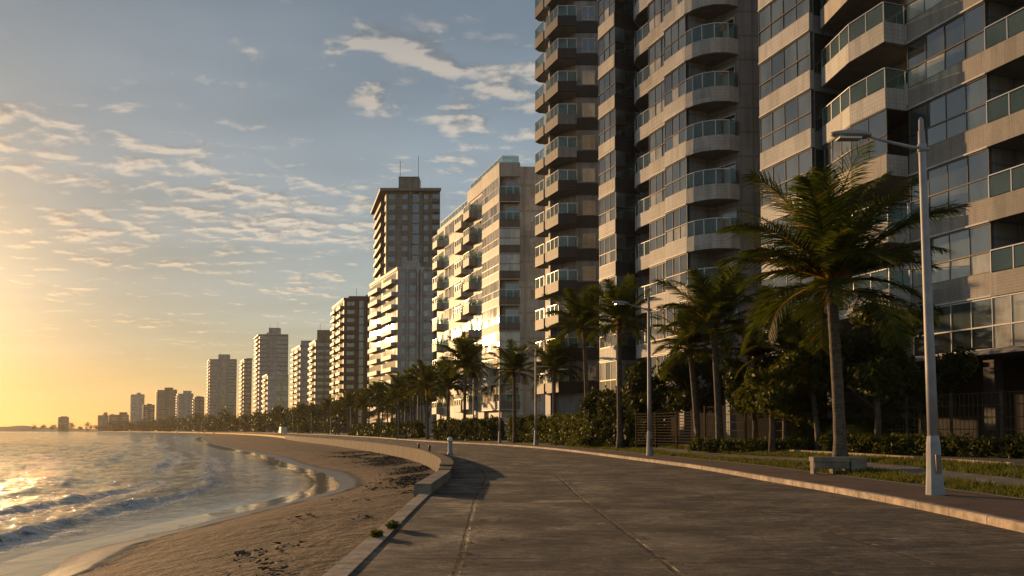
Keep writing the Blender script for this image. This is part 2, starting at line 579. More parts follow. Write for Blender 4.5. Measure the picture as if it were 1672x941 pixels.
def sand_mat():
    m, t, bs = new_mat('beach_sand')
    pos = t.n('ShaderNodeNewGeometry').outputs['Position']
    z = t.sep(pos)[2]
    dst = t.n('ShaderNodeAttribute', attribute_name='shore').outputs['Fac']
    wob = t.math('MULTIPLY', t.math('SUBTRACT', t.noise(pos, 0.5, 5), 0.5), 1.4)
    wet = t.mr(t.math('ADD', dst, t.math('MULTIPLY', wob, 0.6)), 0.6, 1.1, 1.0, 0.0, True)
    big = t.mr(t.noise(pos, 0.5, 6, 0.65), 0.4, 0.6, 0.75, 1.2)
    grain = t.mr(t.noise(pos, 40, 4, 0.8), 0.4, 0.6, 0.8, 1.2)
    vf = t.math('MULTIPLY', big, grain)
    dry = t.vm('SCALE', (0.165, 0.101, 0.055), vf)
    wetc = t.vm('SCALE', (0.09, 0.053, 0.028), vf)
    c = t.mix(wet, dry, wetc)
    # scattered dark wrack and trodden marks above the wet band
    nz = t.noise(t.vm('MULTIPLY', pos, (2.6, 4.2, 1)), 1.0, 5, 0.62, 0.5)
    zone = t.mr(t.math('ADD', dst, wob), 1.4, 2.6)
    trod = t.n('ShaderNodeAttribute', attribute_name='trod').outputs['Fac']
    mk = t.math('MULTIPLY', t.mr(t.math('ADD', nz, t.math('MULTIPLY', trod, 0.05)), 0.53, 0.555), zone)
    c = t.mix(t.math('MULTIPLY', mk, 0.88), c, (0.05, 0.032, 0.019))
    wk = t.n('ShaderNodeAttribute', attribute_name='wrackband').outputs['Fac']
    wkn = t.mr(t.noise(t.vm('MULTIPLY', pos, (1.4, 2.2, 1)), 1.0, 7, 0.75, 0.6), 0.455, 0.50)
    c = t.mix(t.math('MULTIPLY', t.math('MULTIPLY', t.math('MULTIPLY', wk, 2.0, clamp=True), wkn), 0.85), c, (0.04, 0.028, 0.013))
    t.set(bs.inputs['Base Color'], c)
    t.set(bs.inputs['Roughness'], t.mr(wet, 0, 1, 0.9, 0.42))
    bs.inputs['Specular IOR Level'].default_value = 0.5
    h = t.math('ADD', t.math('MULTIPLY', t.noise(pos, 2.4, 5, 0.6), 1.0), t.math('MULTIPLY', t.noise(t.vm('MULTIPLY', pos, (7, 9, 1)), 1.0, 4, 0.6), 0.5))
    h = t.math('SUBTRACT', h, t.math('MULTIPLY', mk, 0.5))
    h = t.math('MULTIPLY', h, t.mr(wet, 0, 1, 1.0, 0.06))
    t.set(bs.inputs['Normal'], t.bump(h, 1.0, 0.2))
    return m


def water_mat():
    m, t, bs = new_mat('sea_water')
    pos = t.n('ShaderNodeNewGeometry').outputs['Position']
    sh = t.n('ShaderNodeAttribute', attribute_name='shore').outputs['Fac']
    fo = t.n('ShaderNodeAttribute', attribute_name='foam').outputs['Fac']
    film = t.mr(sh, 0.0, 5.0, 1.0, 0.0)
    deep = t.mix(film, (0.022, 0.030, 0.034), (0.12, 0.082, 0.048))
    lace = t.noise(t.vm('MULTIPLY', pos, (5.0, 3.5, 1)), 1.0, 6, 0.75, 1.0)
    f = t.math('MULTIPLY', fo, t.mr(lace, 0.47, 0.53))
    edge = t.math('MULTIPLY', t.mr(t.math('ABSOLUTE', t.math('ADD', sh, t.math('MULTIPLY', t.math('SUBTRACT', t.noise(pos, 0.9, 4), 0.5), 1.6))), 0.02, 0.14, 1.0, 0.0), t.mr(t.noise(pos, 5.0, 4), 0.42, 0.52))
    f = t.math('MAXIMUM', f, t.math('MULTIPLY', edge, 0.5), clamp=True)
    c = t.mix(f, deep, (0.74, 0.70, 0.66))
    t.set(bs.inputs['Base Color'], c)
    t.set(bs.inputs['Roughness'], t.math('MAXIMUM', t.mr(f, 0, 1, 0.08, 0.7), t.mr(sh, 10, 300, 0.05, 0.26)))
    bs.inputs['IOR'].default_value = 1.33
    near = t.mr(sh, 1.0, 6.0, 0.03, 1.0)
    rip = t.noise(t.vm('MULTIPLY', pos, (3.4, 2.0, 1)), 1.0, 6, 0.65, 0.4)
    rip2 = t.noise(t.vm('MULTIPLY', pos, (0.5, 0.28, 1)), 1.0, 4, 0.6)
    h = t.math('MULTIPLY', t.math('ADD', t.math('MULTIPLY', rip, 0.5), t.math('MULTIPLY', rip2, 1.6)), near)
    t.set(bs.inputs['Normal'], t.bump(h, 0.9, 0.42))
    return m


def brick_walk_mat():
    m, t, bs = new_mat('red_brick_paving')
    uv = t.n('ShaderNodeUVMap').outputs[0]
    pos = t.n('ShaderNodeNewGeometry').outputs['Position']
    br = t.n('ShaderNodeTexBrick', ins={'Vector': uv, 'Color1': (0.125, 0.06, 0.042), 'Color2': (0.085, 0.043, 0.032), 'Mortar': (0.045, 0.034, 0.028),
             'Scale': 1.0, 'Mortar Size': 0.008, 'Brick Width': 0.22, 'Row Height': 0.11})
    big = t.mr(t.noise(pos, 0.7, 6, 0.7), 0.4, 0.6, 0.65, 1.35)
    t.set(bs.inputs['Base Color'], t.vm('SCALE', br.outputs['Color'], big))
    bs.inputs['Roughness'].default_value = 0.85
    t.set(bs.inputs['Normal'], t.bump(t.math('ADD', br.outputs['Fac'], t.noise(pos, 3, 4)), 0.4, 0.015))
    return m


def kerb_mat():
    m, t, bs = new_mat('kerb_stone')
    pos = t.n('ShaderNodeNewGeometry').outputs['Position']
    s = t.sep(pos)
    jt = t.math('ABSOLUTE', t.math('SUBTRACT', t.math('FRACT', t.math('DIVIDE', s[1], 1.15)), 0.5))
    j = t.mr(jt, 0.485, 0.495)
    wn = t.n('ShaderNodeTexWhiteNoise', noise_dimensions='1D', ins={'W': t.math('FLOOR', t.math('ADD', t.math('DIVIDE', s[1], 1.15), 0.5))}).outputs[0]
    v = t.math('MULTIPLY', t.mr(wn, 0, 1, 0.7, 1.15), t.mr(t.noise(pos, 3.5, 6, 0.7), 0.4, 0.6, 0.65, 1.25))
    c = t.vm('SCALE', (0.40, 0.31, 0.23), v)
    c = t.mix(j, c, (0.06, 0.05, 0.04))
    t.set(bs.inputs['Base Color'], c)
    bs.inputs['Roughness'].default_value = 0.8
    t.set(bs.inputs['Normal'], t.bump(t.noise(pos, 12, 5), 0.4, 0.02))
    return m


def seawall_mat():
    m, t, bs = new_mat('sea_wall_render')
    pos = t.n('ShaderNodeNewGeometry').outputs['Position']
    streak = t.noise(t.vm('MULTIPLY', pos, (5, 5, 0.9)), 1.0, 6, 0.7)
    big = t.mr(t.noise(pos, 0.8, 5), 0.4, 0.6, 0.75, 1.2)
    c = t.vm('SCALE', (0.11, 0.075, 0.046), t.math('MULTIPLY', big, t.mr(streak, 0.44, 0.60, 1.15, 0.45)))
    t.set(bs.inputs['Base Color'], c)
    bs.inputs['Roughness'].default_value = 0.9
    t.set(bs.inputs['Normal'], t.bump(t.noise(pos, 9, 6, 0.7), 0.5, 0.04))
    return m


def ground_mat():
    m, t, bs = new_mat('earth')
    pos = t.n('ShaderNodeNewGeometry').outputs['Position']
    f = t.mr(t.noise(pos, 0.6, 6, 0.7), 0.4, 0.6)
    t.set(bs.inputs['Base Color'], t.mix(f, (0.05, 0.04, 0.028), (0.085, 0.068, 0.048)))
    bs.inputs['Roughness'].default_value = 0.95
    t.set(bs.inputs['Normal'], t.bump(t.noise(pos, 3, 5), 0.5, 0.05))
    return m


M['promenade'] = promenade_mat()
M['sand'] = sand_mat()
M['water'] = water_mat()
M['brick_walk'] = brick_walk_mat()
M['kerb'] = kerb_mat()
M['seawall'] = seawall_mat()
M['earth'] = ground_mat()
M['turf'] = simple('turf_soil', (0.035, 0.05, 0.012), 0.95, 0.35, 1.2, bump=0.6)
M['path'] = simple('path_concrete', (0.16, 0.135, 0.11), 0.85, 0.25, 1.2, bump=0.3)
M['grass'] = leaf_mat('grass_blade', (0.045, 0.07, 0.014), (0.11, 0.12, 0.03), 0.4)


# ------------------------------------------------------------------ setting: geometry
def strip(name, yv, fa, fb, n, zf, mat, uv=True, kind='structure'):
    """a ground strip between two shore curves"""
    Y = np.repeat(yv[:, None], n, 1)
    a, b = fa(yv), fb(yv)
    t = np.linspace(0, 1, n)[None]
    X = a[:, None] * (1 - t) + b[:, None] * t
    s = np.concatenate([[0], np.cumsum(np.hypot(np.diff(yv), np.diff((a + b) / 2)))])
    U = X - a[:, None]
    V = np.repeat(s[:, None], n, 1)
    me = grid_mesh(name, X, Y, zf(X, Y), mat, uv=(U, V))
    return tag(link(name, me), kind=kind)


yv = yseq(-8, 1560, 0.5, 0.03)
strip('promenade', yv, lambda y: XL(y) - 0.02, lambda y: XR(y) + 0.03, 12, lambda x, y: 0 * x, M['promenade'])
strip('brick_sidewalk', yv, lambda y: XR(y) + 0.14, lambda y: XR(y) + 2.2, 6, lambda x, y: 0 * x + 0.12, M['brick_walk'])


def land_z(x, y):
    return ground_z(x, y)


# land right of the walk: turf slope, then one sheet to the horizon
strip('lawn_ground', yv, lambda y: XR(y) + 2.2, lambda y: XR(y) + 5.7, 8, lambda x, y: land_z(x, y) + 0.004, M['turf'])
far_n = np.array([5.6, 8, 12, 20, 40, 80, 160, 320, 640, 1300, 2600, 5000.])
far_n = far_n[:-1]
yvg = np.concatenate([yv, [1700, 1900, 2200, 2550]])
Yg = np.repeat(yvg[:, None], len(far_n), 1)
Xg = XR(np.minimum(yvg, 1560))[:, None] + far_n[None]
tag(link('ground', grid_mesh('ground', Xg, Yg, 0 * Xg + 0.45, M['earth'])), kind='structure')
# a paved footpath that wanders through the lawn
ypath = yseq(8, 130, 0.5, 0.02)
strip('footpath', ypath, lambda y: XR(y) + 3.3 + 0.25 * np.sin(y * 0.3), lambda y: XR(y) + 4.2 + 0.25 * np.sin(y * 0.3 + 0.4), 4,
      lambda x, y: land_z(x, y) + 0.012, M['path'])


def kerb_run(name, yv, f, w, z0, z1, mat, side=0.0):
    mb = MB()
    xs = f(yv)
    for i in range(len(yv) - 1):
        a = Vector((xs[i] + side, yv[i]))
        b = Vector((xs[i + 1] + side, yv[i + 1]))
        for (p, q) in ((a, b),):
            v = [(p.x, p.y, z0), (p.x, p.y, z1 - 0.02), (p.x + 0.02, p.y, z1), (p.x + w, p.y, z1), (p.x + w, p.y, z0)]
            u = [(q.x, q.y, z0), (q.x, q.y, z1 - 0.02), (q.x + 0.02, q.y, z1), (q.x + w, q.y, z1), (q.x + w, q.y, z0)]
            for k in range(4):
                mb.face([v[k], v[k + 1], u[k + 1], u[k]])
            if i == 0:
                mb.face(v[::-1])
            if i == len(yv) - 2:
                mb.face(u)
    return link(name, mb.mesh(name, mat))


tag(kerb_run('kerb', yseq(-8, 600, 0.5, 0.03), XR, 0.145, -0.05, 0.125, M['kerb']), kind='structure')
tag(kerb_run('garden_kerb', yseq(20, 60, 0.6, 0.02), lambda y: XR(y) + 5.62, 0.14, 0.3, 0.55, M['kerb']), kind='structure')
# seaward edge: low kerb near the camera, raised block, then the sea wall
tag(kerb_run('sea_kerb', yseq(-8, 16.9, 0.5, 0.03), lambda y: XL(y) - 0.26, 0.25, -0.5, 0.016, M['kerb']), kind='structure')
bl = kerb_run('concrete_block', np.array([16.95, 19.0, 21.0, 22.95]), lambda y: XL(y) - 0.36, 0.36, -0.5, 0.22, M['concrete'])
tag(bl, 'long low concrete block at the end of the sea kerb', 'concrete block')
bevel(bl, 0.02)
ysw = np.concatenate([[23.0, 23.6, 24.4], yseq(25.4, 175, 0.8, 0.03)])
mb = MB()
xw = XL(ysw)
zt = np.where(ysw < 23.3, 0.24, 0.26)
for i in range(len(ysw) - 1):
    d = Vector((xw[i + 1] - xw[i], ysw[i + 1] - ysw[i])).normalized()
    n = Vector((-d.y, d.x)) * 0.36
    A, B = Vector((xw[i], ysw[i])), Vector((xw[i + 1], ysw[i + 1]))
    An, Bn = A + n, B + n
    if i > 0:
        An = prev
    prev = Bn
    for (p0, p1, z0a, z1a, z0b, z1b) in ((A, B, -0.3, zt[i], -0.3, zt[i + 1]),):
        mb.face([(B.x, B.y, -0.3), (A.x, A.y, -0.3), (A.x, A.y, zt[i]), (B.x, B.y, zt[i + 1])])
        mb.face([(An.x, An.y, -1.6), (Bn.x, Bn.y, -1.6), (Bn.x, Bn.y, zt[i + 1]), (An.x, An.y, zt[i])])
        mb.face([(A.x, A.y, zt[i]), (An.x, An.y, zt[i]), (Bn.x, Bn.y, zt[i + 1]), (B.x, B.y, zt[i + 1])][::-1])
    if i == 0:
        mb.face([(A.x, A.y, -0.3), (An.x, An.y, -0.9), (An.x, An.y, zt[0]), (A.x, A.y, zt[0])][::-1])
sw = link('sea_wall', mb.mesh('sea_wall', M['seawall']))
tag(sw, 'weathered low sea wall curving along the sandy beach', 'wall')
# coping slabs along the wall top: a part of the wall
mb = MB()
for i in range(2, len(ysw) - 1):
    a, b = (xw[i], ysw[i]), (xw[i + 1], ysw[i + 1])
    mb.seg(a, b, -0.02, 0.39, 0.262, 0.31)
link('coping', mb.mesh('coping', M['seawall']), sw)

# sand
ys = yseq(-8, 1560, 0.22, 0.012)
ncol = 90
t = np.linspace(0, 1, ncol) ** 1.15
Xa = XL(ys) - 0.15
Xb = XS(ys) - (12 + ys.clip(0, 400) * 0.05)
SX = Xa[:, None] * (1 - t) + Xb[:, None] * t
SY = np.repeat(ys[:, None], ncol, 1)
wdt = (Xa - XS(ys))[:, None]
q = (Xa[:, None] - SX) / wdt              # 0 at the promenade, 1 at the water's edge
ztop = np.interp(ys, [0, 17, 25, 37, 74, 110, 200], [-0.05, -0.08, -0.24, -0.40, -0.52, -0.52, -0.5])[:, None]
SZ = np.where(q < 1, ztop + (ZW - ztop) * (0.35 * q + 0.65 * q ** 1.5), ZW - np.minimum((q - 1) * wdt * 0.05, 1.2))
SZ = SZ + fbm(SX * 0.55, SY * 0.35, 3) * 0.11 * np.clip(q * 4, 0, 1) * np.clip(1.4 - q, 0.35, 1)
SZ = SZ + fbm(SX * 3.1, SY * 2.3, 9) * 0.035 * np.clip((0.75 - q) * 4, 0, 1) * np.clip(q * 8, 0.2, 1)
shore = SX - XS(ys)[:, None]
tag(link('beach', grid_mesh('beach', SX, SY, SZ, M['sand'], attrs={'shore': shore, 'trod': np.clip(1.15 - q, 0, 1) * np.clip((34 - SY) / 14, 0, 1),
     'wrackband': np.exp(-((q - 0.30 - 0.1 * np.sin(SY * 0.17)) / 0.16) ** 2) * np.clip((SY - 22) / 8, 0, 1) * np.clip((120 - SY) / 40, 0, 1)})), kind='structure')

# water: real waves near the shore, calmer chop farther out
nr_, na_ = 620, 560
rad = np.concatenate([np.geomspace(7, 160, 440), np.geomspace(163, 3600, 180)])
ang = np.linspace(R(-84), R(26), na_)
RR, AA = np.meshgrid(rad, ang, indexing='ij')
WX, WY = RR * np.sin(AA), RR * np.cos(AA)
slope = np.gradient(XS(np.linspace(-8, 2500, 4000)), np.linspace(-8, 2500, 4000))
sl_ = np.interp(WY, np.linspace(-8, 2500, 4000), slope)
S = (XS(WY) - WX) / np.sqrt(1 + sl_ ** 2)
cut = (WX < XS(WY) + 3.0) | (WY > 1545)
cut &= (WY < 2560) & (WX > -2560)
wz = np.zeros_like(WX)
far = np.clip((S - 4.5) / 7, 0, 1)
for k, (lam, amp, th) in enumerate(((5.2, 0.085, 1.15), (3.3, 0.05, 0.75), (2.1, 0.03, 1.6), (1.25, 0.018, 0.4), (8.5, 0.11, 1.3), (15, 0.14, 0.85))):
    ph = fbm(WX / (lam * 2.3), WY / (lam * 3.5), 20 + k, 3) * 7
    cx, sy_ = math.cos(th), math.sin(th)
    wv = np.sin((WX * cx + WY * sy_) * 2 * math.pi / lam + ph)
    ampm = 0.5 + 1.2 * vnoise(WX / (lam * 4), WY / (lam * 6), 40 + k)
    lod = np.clip(1.2 - RR * 0.0009 / lam * 9, 0, 1)
    wv = 1.2 - 2.0 * np.sqrt(np.abs(np.sin(0.5 * ((WX * cx + WY * sy_) * 2 * math.pi / lam + ph))) + 0.02)
    wz += (0.72 if lam < 6 else 0.42) * amp * ampm * wv * lod * far
foam = np.zeros_like(WX)
s1 = np.clip(2.7 + (WY - 15) * 0.15, 2.4, 5.2) + fbm(WX * 0 + 3, WY * 0.12, 60, 3) * 1.6
for k, (off, amp, seed) in enumerate(((0.0, 0.27, 70), (2.5, 0.26, 71), (6.5, 0.20, 72), (11.5, 0.17, 73), (18, 0.15, 74), (27, 0.13, 75))):
    sc = s1 * (1 + 0.2 * (k > 2)) + off + fbm(WX * 0 + k * 7.7, WY * 0.10, seed, 4) * (1.4 + 0.4 * k)
    ds = S - sc
    mod = np.clip(0.35 + 1.5 * vnoise(WX * 0 + k, WY * 0.075 + k * 3.3, seed + 5) - 0.15, 0.1, 1.35)
    win = np.clip((75 + 80 * k - WY) / 40, 0.0, 1) * np.clip((WY + 6) / 10, 0.2, 1)
    lump = 1 + 1.6 * fbm(WY * 1.7, S * 0.8, seed + 9, 5)
    wfront, wback = 0.26 + 0.10 * k, 0.75 + 0.25 * k
    prof = np.where(ds < 0, np.exp(-(ds / wfront) ** 2), np.exp(-(ds / wback) ** 2))
    wz += 0.42 * amp * mod * win * prof * lump
    if k < 2:
        fz = np.clip(1 - np.abs(ds + 0.5) / 0.62, 0, 1) * mod * win
        crest = np.clip(1 - np.abs(ds + 0.05) / 0.16, 0, 1) * mod
        st = np.clip(vnoise(WY * 0.22 + 9, S * 0.3, seed + 20) * 2.0 - 0.45, 0, 1)
        foam = np.maximum(foam, np.clip(fz * 4.5 * st + 3.0 * crest * (0.25 + st), 0, 1))
        # the bore keeps washing inshore of the first breaker
        if k == 0:
            wash = np.clip((sc - S) / 0.6, 0, 1) * np.clip(1 - (sc - S) / 2.3, 0, 1)
            foam = np.maximum(foam, 0.22 * wash * np.clip(fbm(WX * 1.3, WY * 0.5, 81, 4) * 3.2, 0, 1))
wz += fbm(WX * 1.6, WY * 0.9, 90, 3) * 0.09 * np.clip(S / 3, 0.05, 1) * np.clip((120 - RR) / 80, 0, 1)
tag(link('sea', grid_mesh('sea', WX, WY, ZW + wz, M['water'], attrs={'shore': S, 'foam': foam}, keep=cut)), kind='structure')
# open sea beyond and beside the bay


# ------------------------------------------------------------------ buildings
def offset_poly(pts, w):
    """offset an open polyline to its right by w (mitred)"""
    P = [Vector(p) for p in pts]
    out = []
    for i, p in enumerate(P):
        ns = []
        if i > 0:
            d = (P[i] - P[i - 1]).normalized()
            ns.append(Vector((d.y, -d.x)))
        if i < len(P) - 1:
            d = (P[i + 1] - P[i]).normalized()
            ns.append(Vector((d.y, -d.x)))
        if len(ns) == 1:
            out.append(p + ns[0] * w)
        else:
            b = (ns[0] + ns[1]).normalized()
            out.append(p + b * (w / max(0.35, b.dot(ns[0]))))
    return out


def band(mb, pts, th, z0, z1, mi=0, mis=None):
    """a wall band along a polyline (outer face on the line), th thick"""
    inn = offset_poly(pts, th)
    P = [Vector(p) for p in pts]
    for i in range(len(P) - 1):
        a, b, c, d = P[i], P[i + 1], inn[i + 1], inn[i]
        k = mis[i] if mis else mi
        mb.face([(b.x, b.y, z0), (a.x, a.y, z0), (a.x, a.y, z1), (b.x, b.y, z1)], k)
        mb.face([(d.x, d.y, z0), (c.x, c.y, z0), (c.x, c.y, z1), (d.x, d.y, z1)], k)
        mb.face([(b.x, b.y, z1), (a.x, a.y, z1), (d.x, d.y, z1), (c.x, c.y, z1)], k)
        mb.face([(a.x, a.y, z0), (b.x, b.y, z0), (c.x, c.y, z0), (d.x, d.y, z0)], k)
    for (p, q) in ((P[0], inn[0]), (P[-1], inn[-1])):
        mb.face([(p.x, p.y, z0), (q.x, q.y, z0), (q.x, q.y, z1), (p.x, p.y, z1)], mis[0] if mis else mi)


def seg_split(pts, w):
    for i in range(len(pts) - 1):
        a, b = Vector(pts[i]), Vector(pts[i + 1])
        n = max(1, round((b - a).length / w))
        for k in range(n):
            yield a.lerp(b, k / n), a.lerp(b, (k + 1) / n), k == n - 1


def glaze(pts, z0, zm, z1, pw, probs, seed, inset=0.06, lower=None):
    """returns (pane mesh builder, frame mesh builder); panes pick dark / grey / curtained glass"""
    rnd = random.Random(seed)
    g, f = MB(), MB()
    base = offset_poly(pts, inset)
    low = lower or probs
    dom = {z0: rnd.choices((0, 1, 2), low)[0], (zm or z0): rnd.choices((0, 1, 2), probs)[0]}
    for a, b, last in seg_split(base, pw):
        d = (b - a).normalized()
        n = Vector((-d.y, d.x))
        for (s0, s1, pr) in (((z0, zm, low), (zm, z1, probs)) if zm else ((z0, z1, probs),)):
            mi = dom[s0] if rnd.random() < 0.72 else rnd.choices((0, 1, 2), pr)[0]
            t0, t1 = rnd.uniform(-0.012, 0.012), rnd.uniform(-0.012, 0.012)
            p = [(b + n * t0), (a - n * t0), (a - n * t0 + n * t1), (b + n * t0 + n * t1)]
            g.face([(p[0].x, p[0].y, s0), (p[1].x, p[1].y, s0), (p[2].x, p[2].y, s1), (p[3].x, p[3].y, s1)], mi)
        e = 0.014
        aa = a + d * e if False else a
        f.seg(aa - d * e, aa + d * e, -0.03, 0.03, z0, z1)
        if last:
            f.seg(b - d * e, b + d * e, -0.03, 0.03, z0, z1)
    for i in range(len(base) - 1):
        f.seg(base[i], base[i + 1], -0.035, 0.04, z1 - 0.06, z1 - 0.002)
        f.seg(base[i], base[i + 1], -0.035, 0.04, z0 + 0.002, z0 + 0.05)
        if zm:
            f.seg(base[i], base[i + 1], -0.035, 0.045, zm - 0.03, zm + 0.03)
    return g, f


def railing(pts, z0, z1, pw=1.0, inset=0.05):
    g, f = MB(), MB()
    base = offset_poly(pts, inset)
    for a, b, last in seg_split(base, pw):
        d = (b - a).normalized()
        g.seg(a + d * 0.03, b - d * 0.03, -0.006, 0.006, z0 + 0.05, z1 - 0.04)
        f.seg(a - d * 0.02, a + d * 0.02, -0.02, 0.02, z0, z1 - 0.002)
        if last:
            f.seg(b - d * 0.02, b + d * 0.02, -0.02, 0.02, z0, z1 - 0.002)
    for i in range(len(base) - 1):
        f.seg(base[i], base[i + 1], -0.03, 0.03, z1, z1 + 0.045)
    return g, f


GL = None


def glassmats():
    return [M['glass_dark'], M['glass_grey'], M['glass_curtain']]


class Building:
    def __init__(s, name, label, O, slope, z0=0.4, cat='apartment building', group='apartment buildings along the sea front'):
        s.O = Vector((O[0], O[1]))
        L = math.hypot(slope, 1)
        s.d = Vector((-slope / L, 1 / L))
        s.n = Vector((-s.d.y, s.d.x))
        s.z0 = z0
        s.root = thing(name, label, cat, (O[0], O[1], z0), group)
        s.k = 0

    def F(s, u, v):
        return s.d * u + s.n * v

    def P(s, uv):
        return [s.F(u, v) for u, v in uv]

    def part(s, name, mb, mats, z=None, parent=None):
        me = mb.mesh(name, mats) if isinstance(mb, MB) else mb
        return link(name, me, parent or s.root, (0, 0, (z - s.z0) if z is not None else 0))

    def repeat(s, levels, variants, pick=None, seed=1):
        """variants: list of lists of (name, mesh, [(subname, mesh)...]); one variant per level"""
        rnd = random.Random(seed)
        for i, z in enumerate(levels):
            v = variants[pick(i) if pick else rnd.randrange(len(variants))]
            for name, me, subs in v:
                o = s.part(name, me, None, z)
                for sn, sm in subs:
                    link(sn, sm, o)

    # ready-made column kinds -------------------------------------------------
    def glazed(s, pts, mat, seeds, ph=1.0, fh=3.06, pw=0.8, probs=(4, 3, 2), low=None, th=0.25, mis=None, mats2=None, lip=True, zm=0.42):
        out = []
        mats = mats2 or [mat]
        for sd in seeds:
            b = MB()
            band(b, pts, th, 0.0, ph, 0, mis)
            if lip:
                band(b, offset_poly(pts, -0.05), 0.1, 0.003, 0.075, len(mats))
            pm = b.mesh('parapet', list(mats) + [M['frame_white']])
            g, f = glaze(pts, ph, ph + (fh - ph) * zm, fh, pw, probs, sd, lower=low)
            out.append([('parapet', pm, []), ('window', g.mesh('window', glassmats()), [('window_frame', f.mesh('window_frame', M['frame_bronze']))])])
        return out

    def balcony(s, pts, inner, mats, ph=0.95, rh=0.9, th=0.14, mis=None, pw=1.0, door=None, seed=3, fh=3.06):
        """pts: parapet line; inner: the remaining slab outline points; door: (a, b) plan segment of the sliding door"""
        b = MB()
        band(b, pts, th, 0.0, ph, 0, mis)
        ip = offset_poly(pts, 0.02)
        b.prism([tuple(p) for p in ip] + [tuple(p) for p in inner], 0.02, 0.2, len(mats))
        bm = b.mesh('balcony', list(mats) + [M['soffit']])
        g, f = railing(pts, ph, ph + rh, pw)
        res = [('balcony', bm, [('railing', g.mesh('railing', M['rail_glass'])), ('handrail', f.mesh('handrail', M['alu']))])]
        if door:
            g, f = glaze(list(door), 0.22, None, 2.45, 0.95, (5, 2, 2), seed, inset=-0.05)
            res.append(('balcony_door', g.mesh('balcony_door', glassmats()), [('door_frame', f.mesh('door_frame', M['frame_white']))]))
        return res

    def window(s, a, b, z0, z1, seed, pw=0.7, probs=(4, 2, 3), frame='frame_white'):
        g, f = glaze([a, b], z0, None, z1, pw, probs, seed, inset=-0.04)
        return [('window', g.mesh('window', glassmats()), [('window_frame', f.mesh('window_frame', M[frame]))])]


def levels_from(z, n, step):
    return [z + step * i for i in range(n)]


# ---- nearest block (right edge of the picture)
B = Building('apartment_tower', 'nearest glazed apartment block with angular tiled balconies behind the big palm', (19.4, 32.0), 0.36)
F_ = B.F
lv = levels_from(6.75, 8, 3.06)
top4 = lv[-1] + 3.06
w = MB()
side = F_(-9, -1.8)
w.prism([tuple(p) for p in [F_(-9, -16), F_(-9, -1.8), F_(0, -1.8), F_(0, -0.27), F_(3.97, -0.27), F_(3.97, -1.2), F_(9.26, -1.2), F_(9.26, 0.65), F_(13.4, 0.65), F_(13.4, -14)]],
        4.62 - 0.4, top4 - 0.4)
B.part('wall', w, M['panel_grey'])
w = MB()
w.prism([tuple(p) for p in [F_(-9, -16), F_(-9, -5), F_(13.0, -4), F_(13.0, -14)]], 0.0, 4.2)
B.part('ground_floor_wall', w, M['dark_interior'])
for u in (-4, 0.3, 4.6, 9.4, 13.0):
    w = MB()
    w.prism([tuple(p) for p in [F_(u, -0.9), F_(u, -0.4), F_(u + 0.5, -0.4), F_(u + 0.5, -0.9)]], 0.0, 4.21)
    B.part('column', w, M['tile_dark'])
# first floor slab with a pale edge
w = MB()
w.prism([tuple(p) for p in [F_(-9, -1.7), F_(-9, 0.16), F_(0, 0.16), F_(4.0, 0.1), F_(4.1, 1.0), F_(6.25, 1.0), F_(8.8, 0.5), F_(9.2, 1.0), F_(13.45, 1.0), F_(13.45, -1)]], 4.42 - 0.4, 4.62 - 0.4 - 0.003)
B.part('first_floor_slab', w, M['soffit'])
# panels
ptsR = [F_(0, 0), F_(3.95, 0)]
ptsL = [F_(9.26, 0.92), F_(13.4, 0.92)]
ptsLs = [F_(9.26, -1.15), F_(9.26, 0.88)]
B.repeat(lv, B.glazed(ptsR, M['tile_beige'], (1, 2, 3, 4), pw=1.05, probs=(5, 4, 0), low=(1, 6, 2)), seed=4)
B.repeat(lv, B.glazed(ptsL, M['tile_pale'], (11, 12, 13, 14), pw=1.05, probs=(5, 4, 0), low=(0, 6, 3)), seed=5)
# first floor: full-height glass, no parapet
for pts, sd in ((ptsR, 21), (ptsL, 22), ([F_(-5, 0.05), F_(-0.02, 0.05)], 23)):
    g, f = glaze(pts, 0.0, 0.95, 2.12, 0.9, (5, 4, 1), sd)
    o = B.part('window', g, glassmats(), 4.62)
    B.part('window_frame', f, M['alu'], None, o)
# dark side cheek beside the balcony, floor by floor
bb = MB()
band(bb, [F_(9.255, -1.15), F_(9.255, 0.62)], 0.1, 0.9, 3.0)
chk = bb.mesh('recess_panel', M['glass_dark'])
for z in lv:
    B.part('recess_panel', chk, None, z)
# balconies between the glazed wings
pm = [F_(4.0, 0.02), F_(4.06, 1.2), F_(6.25, 1.2), F_(8.9, 0.5)]
inn = [F_(9.0, -1.19), F_(4.0, -1.19)]
openb = B.balcony(pm, inn, [M['tile_pale'], M['tile_beige']], door=(F_(4.6, -1.18), F_(8.4, -1.18)), mis=[0, 0, 0], seed=31)
closed = list(B.balcony(pm, inn, [M['tile_pale'], M['tile_beige']], mis=[0, 1, 1], seed=32))
g, f = glaze(pm[1:], 0.97, 1.85, 3.05, 0.9, (7, 2, 1), 33)
closed[0] = ('balcony', closed[0][1], [])
closed.append(('window', g.mesh('window', glassmats()), [('window_frame', f.mesh('window_frame', M['frame_dark']))]))
B.repeat(lv, [openb, closed], pick=lambda i: (0, 0, 1, 0, 0, 1, 0, 0)[i])
pb = [F_(-8.9, 0.1), F_(-0.05, 0.1)]
B.repeat(lv, [B.balcony(pb, [F_(-0.05, -1.79), F_(-8.9, -1.79)], [M['tile_beige']], door=(F_(-5.5, -1.78), F_(-0.7, -1.78)), seed=34),
              B.balcony(pb, [F_(-0.05, -1.79), F_(-8.9, -1.79)], [M['tile_beige']], door=(F_(-6.5, -1.78), F_(-1.7, -1.78)), seed=35)], seed=6)
w = MB()
